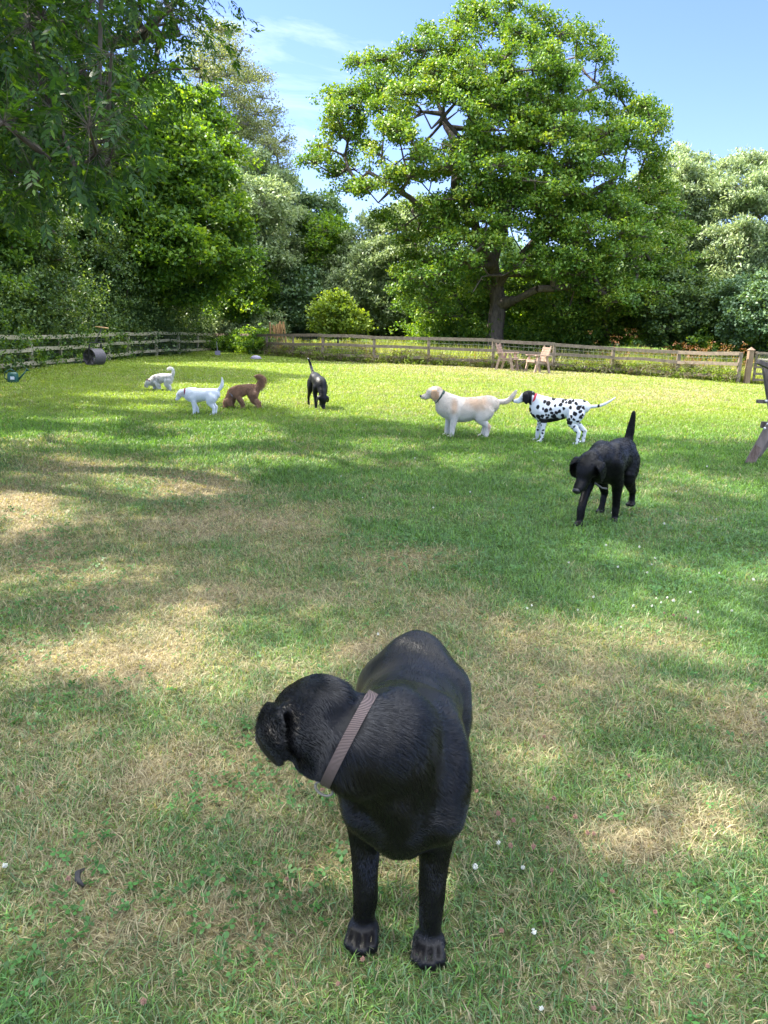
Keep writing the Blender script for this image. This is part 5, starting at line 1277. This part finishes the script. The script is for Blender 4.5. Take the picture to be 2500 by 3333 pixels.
# --- white dog
def white_dog():
    a = (ground(633, 1350)+ground(705, 1348))/2; f = nrmz(np.array([-1.0, -.04]))
    d = Dog('smooth white dog with a dark red collar looking down at the grass', (a[0]-.06, a[1], float(gz(a[0], a[1]))), f, (-.62, -.22, -.02), (.60, .22, .86), .0075, .80)
    torso(d, [(-.34, 0, .44, .04, .05), (-.31, 0, .445, .09, .10), (-.22, 0, .43, .12, .13), (-.08, 0, .42, .13, .13), (.06, 0, .41, .135, .145), (.17, 0, .405, .13, .15), (.25, 0, .41, .11, .135), (.31, 0, .43, .07, .09)])
    d.ch([(.15, 0, .46, .10, .10), (.26, 0, .465, .09, .095), (.36, 0, .455, .080, .085), (.42, 0, .44, .07, .075)], k=.04)
    d.head((.455, 0, .42), (.70, 0, -.71), up=(.7, 0, .7), size=1.0, ear_sz=.7, snout=.85)
    d.leg_front((.17, .08, .36), (.15, .085, .26), (.145, .08, .11), (.17, .08, -.004), 1, R_=(.06, .045, .032, .028, .034))
    d.leg_front((.18, -.08, .36), (.19, -.085, .26), (.11, -.08, .11), (.12, -.08, -.004), -1, R_=(.055, .042, .030, .027, .034))
    d.leg_hind((-.23, .08, .38), (-.18, .09, .27), (-.27, .085, .15), (-.235, .085, -.004), R_=(.10, .065, .034, .03, .036))
    d.leg_hind((-.23, -.08, .38), (-.18, -.09, .27), (-.29, -.085, .15), (-.255, -.085, -.004), R_=(.10, .065, .034, .03, .036))
    d.tail([(-.32, 0, .49, .035, .035), (-.39, 0, .55, .036, .036), (-.445, 0, .64, .032, .036), (-.45, 0, .74, .018, .02), (-.445, 0, .80, .008, .008)])
    def col(V, n):
        c = np.tile(np.array([.78, .79, .80]), (len(V), 1)); t = (sstep(.30, .26, V[:, 2])*(V[:, 0] > .40)*.35)[:, None]; c = c*(1-t)+np.array([.5, .38, .3])*t
        e = (np.abs(V[:, 1]) > .073) & (V[:, 0] > .36); c[e] = c[e]*np.array([.72, .66, .62]); return c
    d.finish(col, C_lit, 9000, .012, None, C_hair, rad=.0014, lift=.15, droop=.1)
    d.collar((.335, 0, .458), (1, 0, -.05), .086, .092, .034, plain_mat('maroon_collar', (.22, .03, .06), .5, .3))
white_dog()

# --- brown shaggy spaniel
def spaniel():
    a = (ground(800, 1331)+ground(845, 1331))/2; f = nrmz(np.array([-1.0, -.28])); o = a[:2]
    d = Dog('curly ginger spaniel with its nose down and a feathery raised tail', (o[0]-.17, o[1]+.05, float(gz(*o))), f, (-.62, -.25, -.02), (.62, .25, .80), .0075, .76)
    torso(d, [(-.33, 0, .44, .05, .06), (-.28, 0, .46, .10, .11), (-.18, 0, .465, .12, .115), (-.04, 0, .45, .12, .115), (.10, 0, .42, .13, .14), (.20, 0, .39, .12, .14), (.28, 0, .36, .09, .11)])
    d.ch([(.14, 0, .42, .10, .11), (.26, 0, .34, .09, .10), (.34, 0, .26, .085, .09)], k=.04)
    d.head((.40, 0, .175), (.62, .1, -.75), up=(.7, 0, .7), size=1.15, ear_sz=1.25, snout=.8)
    d.leg_front((.17, .08, .32), (.12, .09, .24), (.05, .085, .10), (.06, .085, -.004), 1, R_=(.065, .052, .042, .04, .042))
    d.leg_front((.20, -.08, .32), (.24, -.09, .24), (.27, -.085, .10), (.30, -.085, -.004), -1, R_=(.065, .052, .042, .04, .042))
    d.leg_hind((-.22, .08, .38), (-.19, .09, .27), (-.30, .09, .14), (-.29, .09, -.004), R_=(.11, .075, .048, .042, .044))
    d.leg_hind((-.22, -.08, .38), (-.21, -.09, .27), (-.36, -.09, .14), (-.37, -.09, .01), R_=(.11, .075, .045, .04, .044))
    d.tail([(-.30, 0, .53, .03, .03), (-.37, 0, .60, .030, .030), (-.42, 0, .70, .04, .045), (-.36, 0, .77, .03, .03), (-.27, 0, .775, .016, .016)])
    def col(V, n):
        q = fbm(V[:, 0]*12+V[:, 1]*9, V[:, 2]*12, 9)[:, None]; return np.array([.25, .14, .085])*(1-q)+np.array([.44, .26, .165])*q
    fl = lambda p, n: np.stack([-np.ones(len(p))*.7, 0*p[:, 0], -1.0-0*p[:, 0]], 1)
    tailf = lambda p: .028+.075*((p[:, 0] < -.25*.76)*(p[:, 2] > .56*.76)*(p[:, 0] < -.22))
    d.finish(col, C_lit, 26000, tailf, fl, C_hair, rad=.0018, lift=.45, droop=.35, noise=.5)
    d.collar((.285, 0, .32), (.7, 0, -.7), .105, .11, .03, plain_mat('pale_collar', (.35, .33, .42), .5, .3))
spaniel()

# --- small terrier
def terrier():
    a = (ground(522, 1270)+ground(573, 1268))/2; f = nrmz(np.array([-1.0, -.08]))
    d = Dog('small scruffy grey and white terrier with pricked ears and a curled tail', (a[0]-.12, a[1]-.1, float(gz(a[0], a[1]))), f, (-.60, -.22, -.02), (.60, .22, .84), .0085, .66)
    torso(d, [(-.33, 0, .42, .05, .06), (-.29, 0, .43, .10, .11), (-.18, 0, .43, .125, .12), (-.04, 0, .42, .13, .13), (.10, 0, .385, .135, .145), (.20, 0, .35, .125, .14), (.27, 0, .33, .09, .11)])
    d.ch([(.16, 0, .38, .10, .11), (.28, 0, .32, .10, .10), (.36, 0, .27, .09, .09)], k=.04)
    d.head((.43, 0, .25), (.85, 0, -.5), up=(.3, 0, .95), size=1.25, ear='prick', ear_sz=1.1, snout=.6)
    d.leg_front((.17, .08, .30), (.13, .09, .22), (.08, .085, .09), (.09, .085, -.004), 1, R_=(.07, .06, .05, .046, .046))
    d.leg_front((.20, -.08, .30), (.22, -.09, .22), (.24, -.085, .09), (.26, -.085, -.004), -1, R_=(.07, .06, .05, .046, .046))
    d.leg_hind((-.22, .08, .34), (-.19, .09, .24), (-.29, .09, .13), (-.27, .09, -.004), R_=(.11, .08, .05, .044, .046))
    d.leg_hind((-.22, -.08, .34), (-.15, -.09, .24), (-.22, -.09, .13), (-.19, -.09, -.004), R_=(.11, .08, .05, .044, .046))
    d.tail([(-.31, 0, .48, .04, .04), (-.38, 0, .54, .045, .045), (-.41, 0, .64, .042, .042), (-.36, 0, .73, .034, .034), (-.27, 0, .745, .024, .024), (-.23, 0, .71, .012, .012)])
    def col(V, n):
        q = sstep(.42, .62, fbm(V[:, 0]*11, V[:, 2]*5+V[:, 1]*8, 9)); bk = sstep(.28, .42, V[:, 2])*(V[:, 0] < .3)*(V[:, 0] > -.28)
        m = (q*bk*.75)[:, None]; c = np.array([.72, .70, .68])*(1-m)+np.array([.22, .20, .22])*m
        e = (V[:, 2] > .325) & (V[:, 0] > .36) & (np.abs(V[:, 1]) > .03); c[e] = np.array([.16, .10, .09]); 
        mz = (sstep(.50, .54, V[:, 0])*.55)[:, None]; return c*(1-mz)+np.array([.18, .12, .10])*mz
    fl = lambda p, n: np.stack([-np.ones(len(p))*.5, 0*p[:, 0], -1.0-0*p[:, 0]], 1)
    d.finish(col, C_lit, 16000, .035, fl, C_hair, rad=.0022, lift=.4, droop=.35, noise=.4)
terrier()

# --- clover heads and fallen bits on the lawn
M_clov = plain_mat('clover_white', (.55, .56, .48), .7, .2); M_clovd = plain_mat('clover_faded', (.26, .15, .11), .8, .2); M_stem = plain_mat('clover_stem', (.09, .18, .04), .6, .3)
def clover(kind):
    r = empty('clover_flower', (0, 0, 0), 0, {'w': 'small white clover flower head in the grass', 'd': 'faded pinkish brown clover flower head in the grass'}[kind], 'flower', {'w': 'white clover flowers on the lawn', 'd': 'faded clover flowers on the lawn'}[kind])
    b = MB(); rr = .0095
    for i in range(34):
        v = nrmz(RNG.normal(0, 1, 3)+np.array([0, 0, .25])); c = v*rr*.62; e = v*rr; b.tube([c*.4, c, e*1.15], [.0012, .0026, .0008], 4)
    me_parent = r; b.build('flower_head', M_clov if kind == 'w' else M_clovd, r)
    b = MB(); b.tube([(0, 0, -.055), (.004, .002, -.025), (0, 0, -.004)], .0012, 5, False); b.build('stem', M_stem, r)
    return r
def place_all():
    W = [(1972,1790),(2080,1795),(2130,1830),(2120,1850),(2135,1960),(2150,1975),(2120,1990),(2060,1990),(1640,1355),(2170,1960),(1715,1995),(1730,1985),(2020,2055),(1545,2855),(1620,2770),(1735,3065),(1700,2850),(2190,1975),(2245,1945),(2380,2005),(1530,1615),(1410,1665),(1180,1630),(1110,1560),(2200,1610),(2240,1605),(1850,1845),(2330,1700),(1990,1680),(1800,1510),(1700,1470),(1740,1480),(1560,1500),(2300,1530),(1300,1420),(2105,1880),(2270,2010),(1930,1960),(2010,1860),(20,2850),(1760,3310),(1880,2000),(2450,1905),(1350,1500),(960,1445),(900,1360),(1160,1390),(2340,1880),(2160,1720),(1230,2080)]
    D = [(1630,3060),(935,2885),(1800,2630),(1670,2700),(1910,2740),(1795,2860),(1990,2930),(2130,2995),(2180,3065),(2085,3150),(2300,3170),(1735,2790),(2045,2550),(1620,2680),(2190,2020),(2160,2010),(2230,2030),(1870,2690),(1930,2740),(1550,2600),(1660,2785),(225,2890),(1180,3150),(1780,2650),(1050,2600),(1930,3310),(1100,3230),(470,3300),(1770,2420),(620,2480)]
    for kind, pts in (('w', W), ('d', D)):
        p0 = clover(kind); ch = list(p0.children)
        for i, (px, py) in enumerate(pts):
            g = ground(px, py); dist = np.linalg.norm(g-CAM)
            if i == 0: r = p0
            else:
                r = p0.copy(); COL.objects.link(r)
                for c in ch:
                    q = c.copy(); COL.objects.link(q); q.parent = r
            s = RNG.uniform(.5, .8)*(1+.05*max(0, dist-3)); r.location = tuple(g+np.array([0, 0, .045*s])); r.scale = (s, s, s); r.rotation_euler = (RNG.uniform(-.3, .3), RNG.uniform(-.3, .3), RNG.uniform(0, 6))
place_all()
g = ground(268, 2880); r = empty('fallen_twig', g, .5, 'curved blackish dead twig lying in the grass at bottom left', 'twig')
b = MB(); b.tube([(0, -.03, .018), (-.012, -.01, .028), (-.008, .015, .03), (.012, .035, .022)], [.004, .008, .008, .003], 8); b.build('bark', M_blk, r, smooth=True)
